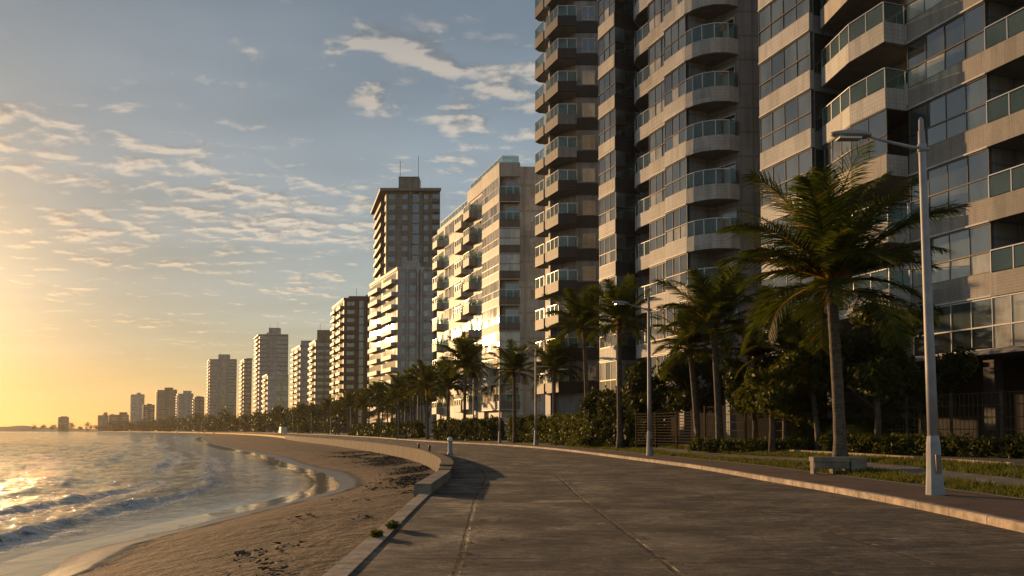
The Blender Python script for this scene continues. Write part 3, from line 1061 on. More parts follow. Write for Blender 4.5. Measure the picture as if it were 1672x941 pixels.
w.prism([tuple(p) for p in [F_(-9, -16), F_(-9, 0.2), F_(4, 0.2), F_(9, 0.6), F_(13.5, 1.0), F_(13.5, -14)]], top4 - 0.4 + 0.003, top4 + 0.2)
B.part('roof', w, M['soffit'])

# ---- second block: glazed bays and rounded balconies
B = Building('apartment_tower', 'pale tiled apartment tower with stacked rounded balconies and glazed bays', (11.0, 49.6), 0.42)
F_ = B.F
lv = levels_from(6.4, 11, 3.06)
top3 = lv[-1] + 3.06
SP = F_(-2.0, -2.5)
w = MB()
w.prism([tuple(p) for p in [SP + Vector((15, 0.9)), SP, F_(-0.05, -2.0), F_(-0.05, -0.27), F_(2.38, -0.27), F_(2.38, -0.55), F_(4.72, -0.55), F_(4.72, -1.7), F_(8.1, -1.7), F_(8.1, 0.17), F_(10.5, 0.17), F_(10.5, -16)]],
        4.0 - 0.4, top3 - 0.4)
B.part('wall', w, M['panel_grey'])
w = MB()
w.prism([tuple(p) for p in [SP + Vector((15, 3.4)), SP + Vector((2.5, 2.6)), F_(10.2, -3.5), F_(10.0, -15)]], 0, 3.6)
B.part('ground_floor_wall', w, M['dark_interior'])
for u, v in ((-1.2, -2.2), (2.2, -1.2), (5.0, -1.6), (8.2, -0.8), (9.9, -0.8)):
    w = MB()
    w.prism([tuple(p) for p in [F_(u, v - .5), F_(u, v), F_(u + .5, v), F_(u + .5, v - .5)]], 0, 3.6)
    B.part('column', w, M['panel_grey'])
p2 = [F_(0.02, 0), F_(2.4, 0)]
p1 = [F_(2.42, -0.28), F_(4.74, -0.28)]
p3 = [F_(8.1, -0.1), F_(8.1, 0.45), F_(10.5, 0.45)]
B.repeat(lv, B.glazed(p2, M['tile_pale'], (41, 42, 43), pw=0.85, probs=(4, 6, 1), low=(0, 4, 5)), seed=7)
B.repeat(lv, B.glazed(p1, M['tile_cream'], (44, 45, 46), pw=0.8, probs=(4, 6, 1), low=(0, 3, 6)), seed=8)
B.repeat(lv, B.glazed(p3[1:], M['tile_cream'], (47, 48, 49), pw=0.8, probs=(4, 4, 1), low=(2, 5, 2)), seed=9)
for pts, sd in ((p2, 51), (p1, 52), (p3[1:], 53)):
    g, f = glaze(pts, 0.0, 1.0, 2.39, 0.8, (3, 4, 2), sd)
    o = B.part('window', g, glassmats(), 4.0)
    B.part('window_frame', f, M['frame_bronze'], None, o)
# dark side of the far bay
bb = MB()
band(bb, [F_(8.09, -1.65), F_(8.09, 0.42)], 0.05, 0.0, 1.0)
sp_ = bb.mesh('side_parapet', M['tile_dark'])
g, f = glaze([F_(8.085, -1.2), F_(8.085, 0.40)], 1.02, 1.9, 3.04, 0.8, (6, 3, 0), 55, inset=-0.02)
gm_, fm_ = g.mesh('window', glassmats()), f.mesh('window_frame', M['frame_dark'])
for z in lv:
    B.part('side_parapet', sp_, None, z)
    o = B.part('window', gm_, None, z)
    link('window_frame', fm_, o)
pcv = [F_(4.78, -0.32), F_(6.2, -0.28), F_(7.1, -0.6), F_(7.6, -1.25), F_(7.7, -1.68)]
B.repeat(lv, [B.balcony(pcv, [F_(4.78, -1.69)], [M['tile_pale']], door=(F_(5.1, -1.68), F_(7.4, -1.68)), pw=0.75, seed=56),
              B.balcony(pcv, [F_(4.78, -1.69)], [M['tile_cream']], door=(F_(5.4, -1.68), F_(7.0, -1.68)), pw=0.75, seed=57)], seed=10)
pco = [F_(-2.12, -2.48), F_(-2.08, -1.75), F_(-1.75, -0.95), F_(-1.2, -0.4), F_(-0.6, -0.1), F_(0, 0.0)]
innc = [F_(0, -1.99), F_(-1.9, -2.45)]
va, vb = F_(-1.85, -2.42), F_(-0.2, -2.0)
B.repeat(lv, [B.balcony(pco, innc, [M['tile_pale']], door=(va, vb), pw=0.9, seed=58), B.balcony(pco, innc, [M['tile_pale']], door=(va, vb.lerp(va, .3)), pw=0.9, seed=59)], seed=11)
# small windows in the grey side wall
e = Vector((1, 0.06)).normalized()
sv = [B.window(SP + e * 3.0, SP + e * 1.6, 1.1, 2.3, k, probs=pr) for k, pr in ((61, (5, 2, 1)), (62, (1, 1, 6)), (63, (5, 3, 1)))]
sv = [[(n, m, s_) for n, m, s_ in v] for v in sv]
a, b = SP + e * 1.5, SP + e * 2.5
sv = [B.window(a, b, 1.1, 2.3, k, probs=pr) for k, pr in ((61, (5, 2, 1)), (62, (1, 1, 6)), (63, (5, 3, 1)))]
B.repeat(lv, sv, seed=13)
w = MB()
w.prism([tuple(p) for p in [SP + Vector((15, 0.9)), SP + Vector((-.3, -.3)), F_(0, 0.1), F_(10.6, 0.5), F_(10.5, -16)]], top3 - 0.4 + .003, top3 + 0.2)
B.part('roof', w, M['soffit'])

# ---- third: dark clad tower with corner balconies
B = Building('apartment_tower', 'tall narrow apartment tower with black tiled balconies and corner glass rails', (4.15, 71.0), 0.42)
F_ = B.F
lv = levels_from(4.76, 14, 3.04)
topz = lv[-1] + 3.04
w = MB()
w.prism([tuple(p) for p in [Vector((11, 1.35)), Vector((1.72, 1.3)), Vector((1.1, 1.75)), F_(2.6, -1.15), F_(2.6, -0.45), F_(2.95, -0.45), F_(2.95, -1.2), F_(5.3, -1.2), F_(5.3, -12)]], 0, topz - 0.4)
B.part('wall', w, M['panel_grey'])
bp = [Vector((1.72, 0.0)), Vector((0, 0)), F_(2.5, 0)]
bi = [F_(2.5, -1.14), Vector((1.1, 1.74)), Vector((1.7, 1.29))]
dk = B.balcony(bp, bi, [M['tile_dark'], M['tile_taupe']], mis=[0, 1], door=(Vector((1.05, 1.8)), F_(2.4, -1.12)), pw=0.85, seed=71, fh=3.04)
wt = B.balcony(bp, bi, [M['panel_grey'], M['tile_taupe']], mis=[0, 1], door=(Vector((1.05, 1.8)), F_(2.4, -1.12)), pw=0.85, seed=72, fh=3.04)
B.repeat(lv, [dk, wt], pick=lambda i: 1 if i in (7, 8) else 0)
fp = [F_(2.98, 0.05), F_(4.9, 0.05), F_(5.25, -0.6)]
B.repeat(lv, [B.balcony(fp, [F_(5.2, -1.19), F_(2.98, -1.19)], [M['tile_taupe']], door=(F_(3.2, -1.18), F_(4.9, -1.18)), pw=0.8, seed=73, fh=3.04)])
bb = MB()
band(bb, [Vector((11, 1.25)), Vector((1.74, 1.22))], 0.12, 0, 1.05)
db = bb.mesh('spandrel', M['tile_dark'])
for z in lv:
    B.part('spandrel', db, None, z)
sv = [B.window(Vector((3.5, 1.3)), Vector((2.35, 1.3)), 1.15, 2.45, k, pw=0.55, probs=pr) for k, pr in ((75, (4, 2, 1)), (76, (1, 4, 2)), (77, (4, 1, 3)))]
B.repeat(lv, sv, seed=14)
w = MB()
w.prism([tuple(p) for p in [Vector((11, 1.3)), Vector((0, 0)), F_(5.3, 0), F_(5.3, -12)]], topz - .4 + .003, topz + .2)
B.part('roof', w, M['soffit'])

# ---- fourth: cream block full of sun-struck windows
B = Building('apartment_tower', 'cream ten storey block with sunlit windows and small box balconies', (-1.5, 92.0), 0.395)
F_ = B.F
lv = levels_from(3.7, 9, 3.04)
roof1 = 32.7
w = MB()
w.prism([tuple(p) for p in [Vector((9, 1.6)), Vector((2.6, 1.4)), Vector((2.3, 0.9)), Vector((0.7, 0.9)), F_(0.9, -0.6), F_(6.0, -0.6), F_(6.0, -0.3), F_(12.4, -0.3), F_(12.4, -12)]], 0, roof1 - 0.4)
B.part('wall', w, M['wall_cream'])
w = MB()
w.prism([tuple(p) for p in [F_(12.4, -2.6), F_(12.4, -0.5), F_(27.5, -0.5), F_(27.5, -12), F_(12.5, -12)]], 0, 31.2 - 0.4)
B.part('wing_wall', w, M['wall_cream'])
cp = [Vector((2.45, 0.0)), Vector((0, 0)), F_(6.0, 0)]
mats2 = [M['tile_taupe'], M['tile_cream']]
cv = []
for sd, pr in ((81, (2, 2, 5)), (82, (1, 2, 6)), (83, (3, 3, 3))):
    full = B.glazed(cp, None, (sd,), fh=3.04, pw=1.0, probs=pr, low=(1, 3, 5), mis=[0, 1], mats2=mats2, th=0.2)[0]
    pm_ = full[0]
    if sd == 81:
        cv.append(full)
    # half open variant: glass only on the sea side
    g, f = glaze(cp[1:], 1.0, 1.85, 3.04, 1.0, pr, sd + 10)
    rg, rf = railing(cp[:2], 1.0, 1.85, 0.8)
    cv.append([('parapet', pm_[1], [('railing', rg.mesh('railing', M['rail_glass'])), ('handrail', rf.mesh('handrail', M['alu']))]),
               ('window', g.mesh('window', glassmats()), [('window_frame', f.mesh('window_frame', M['frame_white']))])])
B.repeat(lv, cv, seed=15)
sb = MB()
sb.prism([tuple(p) for p in offset_poly(cp, 0.03)] + [tuple(F_(6.0, -0.59)), tuple(F_(0.9, -0.59)), (0.7, 0.89), (2.3, 0.89)], 0.02, 0.2)
sbm = sb.mesh('floor_slab', M['soffit'])
for z in lv:
    B.part('floor_slab', sbm, None, z)
# strip windows beside the glazed corner
sv = [B.window(F_(6.3, -0.3), F_(8.3, -0.3), 1.05, 2.7, k, pw=0.65, probs=(3, 2, 5)) + B.window(F_(11.2, -0.3), F_(12.2, -0.3), 0.4, 2.7, k + 5, pw=0.6, probs=(3, 2, 5)) for k in (101, 102, 103)]
B.repeat(lv, sv, seed=16)


def box_balcony(u0, u1, v, dep, mat, seed):
    pts = [F_(u0, v + 0.01), F_(u0, v + dep), F_(u1, v + dep), F_(u1, v + 0.01)]
    return B.balcony(pts, [], [mat], ph=0.95, rh=0.75, pw=0.9, door=(F_(u0 + .2, v), F_(u1 - .2, v)), seed=seed, fh=3.04)


g, f = glaze([Vector((2.28, 0.89)), Vector((0.75, 0.89))], 0.22, None, 2.75, 0.8, (1, 0, 0), 140, inset=-0.04)  # dark glass doors added so the corner recess looks shaded
dark_recess_door, df_ = g.mesh('balcony_door', glassmats()), f.mesh('door_frame', M['frame_white'])
for z in lv:
    o = B.part('balcony_door', dark_recess_door, None, z)
    link('door_frame', df_, o)
B.repeat([z + 0.3 for z in lv], [box_balcony(8.6, 11.0, -0.3, 1.15, M['tile_beige'], 111), box_balcony(8.6, 11.0, -0.3, 1.15, M['tile_cream'], 112)], seed=17)
B.repeat(lv, [box_balcony(12.6, 15.6, -0.5, 1.1, M['tile_cream'], 113)])
B.repeat(lv, [box_balcony(24.3, 26.6, -0.5, 1.0, M['tile_cream'], 114)])
sv = [B.window(F_(16.2, -0.5), F_(18.2, -0.5), 1.0, 2.7, k, pw=0.65, probs=(3, 2, 5)) + B.window(F_(19.4, -0.5), F_(23.4, -0.5), 1.0, 2.7, k + 4, pw=0.65, probs=(3, 2, 5)) for k in (121, 122, 123)]
B.repeat(lv, sv, seed=18)
e = Vector((1, 0.03)).normalized()
sv = [B.window(Vector((4.9, 1.5)), Vector((3.7, 1.47)), 1.0, 2.2, k, pw=0.6, probs=pr) for k, pr in ((131, (5, 1, 1)), (132, (1, 1, 6)), (133, (5, 1, 1)))]
B.repeat(lv, [[(n, m, s) for n, m, s in v] for v in sv], seed=19)
w = MB()
band(w, cp, 0.3, lv[-1] + 3.04 - 0.4, roof1 - 0.4 + 0.02)
band(w, [F_(6.0, -0.2), F_(12.4, -0.2)], 0.3, lv[-1] + 3.1 - 0.4, roof1 - 0.4 + 0.02)
B.part('roof_parapet', w, M['tile_cream'])
g, f = railing([Vector((2.3, 0.3)), Vector((0.3, 0.3)), F_(12, -0.5)], roof1 - 0.4, roof1 + 0.5, 1.4)
rr = B.part('roof_railing', g, M['rail_glass'])
B.part('handrail', f, M['alu'], None, rr)
g, f = railing([F_(12.6, -0.8), F_(27, -0.8)], 30.8, 31.8, 1.4)
rr = B.part('roof_railing', g, M['rail_glass'])
B.part('handrail', f, M['alu'], None, rr)


# ---- towers farther along the bay
def far_tower(name, label, pxl, pxc, pxr, pyt, Y, fh=3.05, slope=0.42, wall='wall_white', bal='tile_cream', cols=None, pent=(0.3, 0.65, 3.0), roof_over=0.5,
              antennas=(), base_z=0.4, nb=1, pane_mix=(6, 2, 1), seed=1, step=None, balcony_dark=False, min_floor=1, ribs=()):
    """pxl..pxc: sea face with balconies, pxc..pxr: face towards the camera"""
    rnd = random.Random(seed)
    Cx, Rx = X_(pxc, Y), X_(pxr, Y)
    B = Building(name, label, (Cx, Y), slope, base_z)
    r = (pxl - CX) / F
    t = min(26.0, max(4.0, (Cx - r * Y) / (r + slope) * math.hypot(slope, 1))) if (r + slope) > 0.02 else 14.0
    W = Rx - Cx
    top = Z_(pyt, Y)
    nf = max(3, int(round((top - 3.4) / fh)))
    fh = (top - 3.4) / nf
    lvl = [3.4 + fh * i for i in range(min_floor - 1, nf)]
    F_ = B.F
    dep = max(10, W)
    w = MB()
    w.prism([tuple(p) for p in (Vector((W, 0.02 * W)), Vector((0, 0)), F_(t, 0), F_(t, 0) + Vector((W, 0.02 * W)))], 0, top - base_z)
    B.part('wall', w, M[wall])
    # roof slab
    w = MB()
    o = roof_over
    w.prism([tuple(p) for p in (Vector((W + o * .3, -o)), Vector((-o, -o)), F_(t, o), F_(t, 0) + Vector((W, 0)))], top - base_z + 0.003, top - base_z + 0.8)
    B.part('roof', w, M[wall])
    a, b, h = pent
    w = MB()
    w.prism([(W * a, 1.0), (W * b, 1.0), (W * b, 5.5), (W * a, 5.5)], top - base_z + 0.8, top - base_z + h)
    ph = B.part('penthouse', w, M[wall])
    for k_ in range(2):
        x_ = W * rnd.uniform(0.05, 0.8)
        w_ = W * rnd.uniform(0.06, 0.14)
        y_ = rnd.uniform(1.5, 5)
        w = MB()
        w.box(x_, x_ + w_, y_, y_ + 2.2, top - base_z + 0.802, top - base_z + rnd.uniform(1.6, 2.6))
        B.part('water_tank', w, M[wall])
    for ax, ah in antennas:
        w = MB()
        w.tube([(W * ax, 2.0, top - base_z + h), (W * ax, 2.0, top - base_z + h + ah)], 0.07, 5)
        B.part('antenna', w, M['frame_dark'], None, ph)
    # sea face
    seg = t / nb
    for k in range(nb):
        u0, u1 = seg * k + seg * 0.12, seg * (k + 1) - seg * 0.2
        bb = MB()
        pts = [F_(u0, 0.01), F_(u0, 1.2), F_(u1, 1.2), F_(u1, 0.01)]
        band(bb, pts, 0.15, 0, 1.05, 0)
        bb.prism([tuple(p) for p in offset_poly(pts, 0.02)], 0.01, 0.18, 0)
        bm_ = bb.mesh('balcony', M[bal])
        wm = []
        for j in range(3):
            g, f = glaze([F_(u0 + .2, 0), F_(u1 - .1, 0)], 0.3, None, fh - 0.35, 1.2, pane_mix, seed * 31 + j + k * 5, inset=-0.05)  # mostly dark panes stand in for shaded recesses behind the balconies
            g2, f2 = glaze([F_(u1 + .15, 0), F_(seg * (k + 1) - .1, 0)], 0.9, None, fh - 0.5, 0.8, pane_mix, seed * 37 + j, inset=-0.05)
            wm.append((g.mesh('balcony_window', glassmats()), g2.mesh('window', glassmats())))
        for z in lvl:
            B.part('balcony', bm_, None, z)
            j = rnd.randrange(3)
            B.part('balcony_window', wm[j][0], None, z)
            B.part('window', wm[j][1], None, z)
    # camera face: floor lines and shallow piers
    w = MB()
    for z in lvl:
        w.box(0.05, W - 0.05, -0.07, 0.0, z - base_z - 0.12, z - base_z + 0.12)
    B.part('floor_line', w, M[wall])
    for c0 in ribs:
        w = MB()
        w.box(W * c0, W * c0 + max(0.5, W * 0.05), -0.6, 0.0, 0.0, top - base_z - 0.01)
        B.part('pier', w, M[wall])
    for (c0, c1, kind) in cols or []:
        A, Bp = Vector((W * c1, 0.02 * W * c1)), Vector((W * c0, 0.02 * W * c0))
        if kind == 'balcony':
            bb = MB()
            pts = [A + Vector((0, -0.01)), A + Vector((0, -1.1)), Bp + Vector((0, -1.1)), Bp + Vector((0, -0.01))]
            pts = [Vector((A.x, A.y - .01)), Vector((A.x, A.y - 1.0)), Vector((Bp.x, Bp.y - 1.0)), Vector((Bp.x, Bp.y - .01))]
            band(bb, pts, 0.15, 0, 1.0, 0)
            bb.prism([tuple(p) for p in offset_poly(pts, 0.02)], 0.01, 0.18, 0)
            bm_ = bb.mesh('balcony', M[bal])
            for z in lvl:
                B.part('balcony', bm_, None, z)
        wm = []
        zz = (0.35, fh - .5) if kind == 'balcony' else (1.0, fh - 0.7)
        if kind == 'shaft':
            zz = (0.02, fh - 0.25)
        for j in range(3):
            g, f = glaze([A, Bp], zz[0], None, zz[1], 0.9, (5, 2, 1) if kind != 'light' else (1, 4, 3), seed * 41 + j, inset=-0.05)
            wm.append(g.mesh('window', glassmats()))
        for z in lvl:
            B.part('window', wm[rnd.randrange(3)], None, z)
    return B


far_tower('apartment_tower', 'tall grey tower with flat overhanging roof and two thin antennas', 606, 628, 717, 314, 232, wall='wall_grey', bal='tile_taupe',
          ribs=(0.43, 0.62), cols=[(0.05, 0.17, 'w'), (0.30, 0.40, 'w'), (0.49, 0.61, 'shaft'), (0.70, 0.78, 'w'), (0.86, 0.99, 'balcony')], pent=(0.22, 0.6, 5.0), roof_over=1.6,
          antennas=((0.24, 5), (0.58, 6.5)), seed=3, nb=1, slope=0.30, min_floor=7)
far_tower('apartment_block', 'white block with blank side strips standing before the tall grey tower', 600, 648, 707, 441, 195, wall='wall_white', bal='tile_cream',
          cols=[(0.10, 0.22, 'w'), (0.33, 0.50, 'w'), (0.72, 0.92, 'w')], ribs=(0.25, 0.54, 0.64), pent=(0.1, 0.55, 2.5), roof_over=0.15, seed=4, nb=2, slope=0.47)
far_tower('apartment_tower', 'dark brown flat topped tower left of the white block', 541, 560, 622, 490, 290, wall='wall_brown', bal='tile_brown',
          ribs=(0.33, 0.54), cols=[(0.08, 0.28, 'w'), (0.40, 0.52, 'shaft'), (0.62, 0.82, 'w')], pent=(0.1, 0.55, 1.6), roof_over=0.2, antennas=((0.3, 3),), seed=5, nb=2, slope=0.42)
far_tower('apartment_tower', 'ochre tower with square rooftop box just left of the brown tower', 504, 514, 541, 558, 365, wall='wall_ochre', bal='tile_cream',
          cols=[(0.1, 0.5, 'w'), (0.6, 0.9, 'w')], pent=(0.05, 0.85, 5.5), roof_over=0.2, antennas=((0.2, 3),), seed=6, nb=1, slope=0.44)
far_tower('apartment_tower', 'slim pale tower with small rooftop box and sunlit balcony edge', 470, 489, 508, 566, 410, wall='wall_white', bal='tile_cream',
          cols=[(0.2, 0.8, 'w')], pent=(0.0, 0.9, 3.2), roof_over=0.3, seed=7, nb=2, slope=0.46)
far_tower('apartment_tower', 'broad white tower with stepped rooftop and two antennas', 409, 422, 469, 548, 550, wall='wall_white', bal='tile_cream',
          cols=[(0.06, 0.24, 'balcony'), (0.36, 0.42, 'w'), (0.62, 0.96, 'balcony')], pent=(0.3, 0.66, 5.5), roof_over=0.9, antennas=((0.33, 4), (0.6, 4)), seed=8, nb=1, slope=0.46)
far_tower('apartment_block', 'low cream block with deep loggias at the foot of the broad white tower', 428, 436, 470, 613, 490, wall='wall_cream', bal='tile_cream',
          cols=[(0.08, 0.3, 'w'), (0.4, 0.95, 'shaft')], pent=(0.2, 0.6, 1.2), roof_over=0.4, seed=9, nb=1, slope=0.46)
far_tower('apartment_block', 'narrow block with glowing balcony stack between two pale towers', 386, 397, 410, 588, 615, wall='wall_ochre', bal='tile_cream',
          cols=[(0.15, 0.85, 'w')], pent=(0.2, 0.7, 1.4), roof_over=0.3, seed=10, nb=1, slope=0.46)
far_tower('apartment_tower', 'white tower with three bays and rooftop box left of the narrow block', 334, 341, 385, 588, 760, wall='wall_white', bal='tile_cream',
          cols=[(0.05, 0.3, 'w'), (0.42, 0.62, 'shaft'), (0.7, 0.97, 'balcony')], pent=(0.3, 0.68, 5.5), roof_over=0.6, antennas=((0.36, 3),), seed=11, nb=1, slope=0.46)
for (l, c, r_, tp, Y, lab, wl, pn) in (
        (315, 317, 333, 650, 830, 'small grey block half hidden beside the three bay tower', 'wall_ochre', (0.2, 0.7, 1.5)),
        (287, 290, 315, 644, 890, 'distant pale block with central rooftop box above the trees', 'wall_cream', (0.3, 0.75, 4)),
        (253, 256, 288, 638, 1020, 'distant broad block with sunlit left edge and raised roof middle', 'wall_ochre', (0.35, 0.72, 4)),
        (232, 234, 252, 662, 1120, 'distant low block tucked between two taller ones', 'wall_brown', (0.4, 0.6, 2)),
        (211, 213, 235, 645, 1240, 'distant slim pale tower standing alone over the dark trees', 'wall_cream', (0.4, 0.6, 3.5)),
        (176, 178, 210, 678, 1370, 'distant low brown block with uneven flat roof', 'wall_brown', (0.5, 0.85, 5)),
        (158, 160, 177, 679, 1440, 'distant low grey block with a small chimney like rooftop box', 'wall_ochre', (0.5, 0.75, 6)),
        (94, 95, 112, 682, 1530, 'smallest distant tower alone at the end of the bay', 'wall_ochre', (0.25, 0.75, 2.5))):
    far_tower('apartment_block', lab, l, c, r_, tp, Y, wall=wl, bal='tile_cream', cols=[(0.1, 0.4, 'w'), (0.6, 0.9, 'w')], pent=pn, roof_over=0.3, seed=int(l), nb=1, slope=0.5)


# ------------------------------------------------------------------ vegetation
def np_mesh(name, V, quads, mats, mi=None):
    me = bpy.data.meshes.new(name)
    me.vertices.add(len(V))
    me.vertices.foreach_set('co', np.asarray(V, np.float32).ravel())
    q = np.asarray(quads, np.int32)
    me.loops.add(q.size)
    me.loops.foreach_set('vertex_index', q.ravel())
    me.polygons.add(len(q))
    me.polygons.foreach_set('loop_start', np.arange(0, q.size, 4, dtype=np.int32))
    me.polygons.foreach_set('loop_total', np.full(len(q), 4, np.int32))
    for m in (mats if isinstance(mats, (list, tuple)) else [mats]):
        me.materials.append(m)
    if mi is not None:
        me.polygons.foreach_set('material_index', np.asarray(mi, np.int32))
    me.update(calc_edges=True)
    return me


def palm_crown(name, L, nfr, nl, seed, width=0.045, leaflet=0.62, spread=1.0):
    rnd = random.Random(seed)
    V, Q, MI = [], [], []

    def quad(a, b, c, d, m):
        i = len(V)
        V.extend((a, b, c, d))
        Q.append((i, i + 1, i + 2, i + 3))
        MI.append(m)

    up = Vector((0, 0, 1))
    for k in range(nfr):
        az = k * 2.39996 + rnd.uniform(-.25, .25)
        fr = k / max(1, nfr - 1)
        el = R(88 - 96 * fr + rnd.uniform(-8, 8))
        bend = R(rnd.uniform(26, 52) + 30 * fr)
        Lk = L * rnd.uniform(0.86, 1.08) * (0.8 + 0.2 * math.sin(math.pi * min(1, fr * 1.3 + .15)))
        twist = rnd.uniform(-0.35, 0.35)
        side0 = Vector((-math.sin(az), math.cos(az), 0))
        N = 16
        pts, dirs = [], []
        p = Vector((math.cos(az), math.sin(az), 0)) * 0.12 + Vector((0, 0, rnd.uniform(-.15, .25) - 0.35 * fr))
        azk = az
        for i in range(N + 1):
            s = i / N
            e = el - bend * s ** 1.35
            e = max(e, R(-82))
            azk = az + twist * s * s
            d = Vector((math.cos(azk) * math.cos(e), math.sin(azk) * math.cos(e), math.sin(e)))
            pts.append(p.copy())
            dirs.append(d)
            p = p + d * (Lk / N)
        # rachis
        dead = 0
        for i in range(N):
            w0 = 0.05 * (1 - i / N) + 0.008
            w1 = 0.05 * (1 - (i + 1) / N) + 0.008
            nn = side0.cross(dirs[i]).normalized()
            quad(pts[i] - side0 * w0, pts[i] + side0 * w0, pts[i + 1] + side0 * w1, pts[i + 1] - side0 * w1, 2)
            quad(pts[i] - nn * w0, pts[i] + nn * w0, pts[i + 1] + nn * w1, pts[i + 1] - nn * w1, 2)
        for j in range(nl):
            s = 0.13 + 0.87 * (j + 0.5) / nl
            x = s * N
            i = min(N - 1, int(x))
            b = pts[i].lerp(pts[i + 1], x - i)
            d = dirs[i]
            sd = d.cross(up)
            if sd.length < 0.1:
                sd = side0.copy()
            sd.normalize()
            nv = sd.cross(d).normalized()
            ln = leaflet * Lk / 3.4 * (0.45 + 0.75 * math.sin(math.pi * min(1, (s * 0.82 + 0.1))) ** 0.8) * (1.0 if s < .85 else 1 - (s - .85) * 2.2)
            for sg in (-1, 1):
                fwd = 0.45 + 0.55 * s + rnd.uniform(-.12, .12)
                dv = (sd * sg + d * fwd + nv * rnd.uniform(-0.1, 0.3)).normalized()
                mid = b + dv * ln * 0.5 - up * ln * 0.06
                d2 = (dv - up * rnd.uniform(0.15, 0.6)).normalized()
                tip = mid + d2 * ln * 0.5
                wv = d.lerp(nv, 0.35 * sg + rnd.uniform(-.2, .2)).normalized() * width * (0.75 + .5 * rnd.random())
                m = 1 if (dead or rnd.random() < 0.015) else 0
                quad(b - wv * 0.5, b + wv * 0.5, mid + wv * 0.55, mid - wv * 0.55, m)
                quad(mid - wv * 0.55, mid + wv * 0.55, tip + wv * 0.08, tip - wv * 0.08, m)
    # leaf bases and a few hanging dry stalks
    for k in range(10):
        a = rnd.uniform(0, 6.28)
        o = Vector((math.cos(a), math.sin(a), 0))
        t_ = Vector((-o.y, o.x, 0)) * 0.05
        b = o * 0.14 + up * -0.25
        quad(b - t_, b + t_, b + o * 0.22 - up * rnd.uniform(.3, .8) + t_ * .6, b + o * 0.22 - up * rnd.uniform(.3, .8) - t_ * .6, 1)
    return np_mesh(name, [tuple(v) for v in V], Q, [M['palm_leaf'], M['palm_dead'], M['palm_dead']], MI)


def trunk_mesh(name, h, r0, r1, lean, seed, seg=10):
    rnd = random.Random(seed)
    mb = MB()
    pts, rad = [], []
    n = 16
    a = rnd.uniform(0, 6.28)
    for i in range(n + 1):
        s = i / n
        pts.append((lean[0] * s ** 1.6 + 0.04 * math.sin(3 * s + a), lean[1] * s ** 1.6, h * s - (0.12 if i == 0 else 0)))
        flare = 0.55 * math.exp(-s * 18)
        rad.append((r0 * (1 - s) + r1 * s) * (1 + flare) * (1 + 0.03 * math.sin(i * 2.7)))
    mb.tube(pts, rad, seg)
    return mb.mesh(name, M['trunk'], True)


def leaf_cloud(name, centres, radii, n, size, mat, seed, squash=0.8, up_bias=0.3, core=None):
    rg = np.random.default_rng(seed)
    C = np.asarray(centres, float)
    Rr = np.asarray(radii, float)
    w = Rr ** 2.2
    idx = rg.choice(len(C), n, p=w / w.sum())
    d = rg.normal(size=(n, 3))
    d /= np.linalg.norm(d, axis=1, keepdims=True)
    rr = rg.random(n) ** 0.45
    rr = rr * (1 + 0.18 * rg.normal(size=n))
    P = C[idx] + d * (Rr[idx] * rr)[:, None] * np.array([1, 1, squash])
    nrm = d + rg.normal(size=(n, 3)) * 0.8 + np.array([0, 0, up_bias])
    nrm /= np.linalg.norm(nrm, axis=1, keepdims=True)
    a = np.cross(nrm, rg.normal(size=(n, 3)))
    a /= np.linalg.norm(a, axis=1, keepdims=True)
    b = np.cross(nrm, a)
    s = size * (0.6 + 0.8 * rg.random(n))[:, None]
    V = np.stack([P - a * s, P - b * s * 0.42, P + a * s, P + b * s * 0.42], 1).reshape(-1, 3)
    Q = np.arange(n * 4).reshape(-1, 4)
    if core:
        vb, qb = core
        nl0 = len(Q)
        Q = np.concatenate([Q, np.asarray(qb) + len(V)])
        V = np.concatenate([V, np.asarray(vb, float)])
        return np_mesh(name, V, Q, [mat, M['hedge_light_blocker']], (np.arange(len(Q)) >= nl0).astype(np.int32))
    return np_mesh(name, V, Q, mat)


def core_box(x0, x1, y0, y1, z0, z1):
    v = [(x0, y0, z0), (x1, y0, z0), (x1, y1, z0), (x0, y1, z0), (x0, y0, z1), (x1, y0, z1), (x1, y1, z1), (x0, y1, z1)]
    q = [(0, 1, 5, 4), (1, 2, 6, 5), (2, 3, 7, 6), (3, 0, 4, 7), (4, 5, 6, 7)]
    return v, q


PG = 'coconut palms along the promenade'


def palm(label, px, Y, z_crown, crown_me, scale, seed, r0=0.2, r1=0.13, lean=(0, 0), pyb=735, rot=None, group=PG):
    x = X_(px, Y, pyb)
    z0 = gz(x, Y)
    o = thing('palm_tree', label, 'palm tree', (x, Y, z0), group)
    h = z_crown - z0
    link('trunk', trunk_mesh('trunk', h, r0, r1, lean, seed), o)
    c = link('crown', crown_me, o, (lean[0], lean[1], h), rot if rot is not None else seed * 1.7)
    c.scale = (scale,) * 3
    return o


hero = palm_crown('crown', 4.2, 37, 88, 5, 0.036, 0.82)
near1 = palm_crown('crown', 3.4, 32, 60, 6, 0.046, 0.85)
near2 = palm_crown('crown', 3.3, 30, 58, 8, 0.046, 0.85)
near3 = palm_crown('crown', 3.3, 28, 58, 9, 0.046, 0.85)
mid1 = palm_crown('crown', 3.3, 30, 30, 10, 0.09, 0.8)
mid2 = palm_crown('crown', 3.3, 28, 30, 12, 0.09, 0.8)
mid3 = palm_crown('crown', 3.1, 29, 28, 13, 0.10, 0.8)
far1 = palm_crown('crown', 3.2, 22, 15, 14, 0.2, 0.9)
far2 = palm_crown('crown', 3.1, 23, 14, 15, 0.2, 0.9)

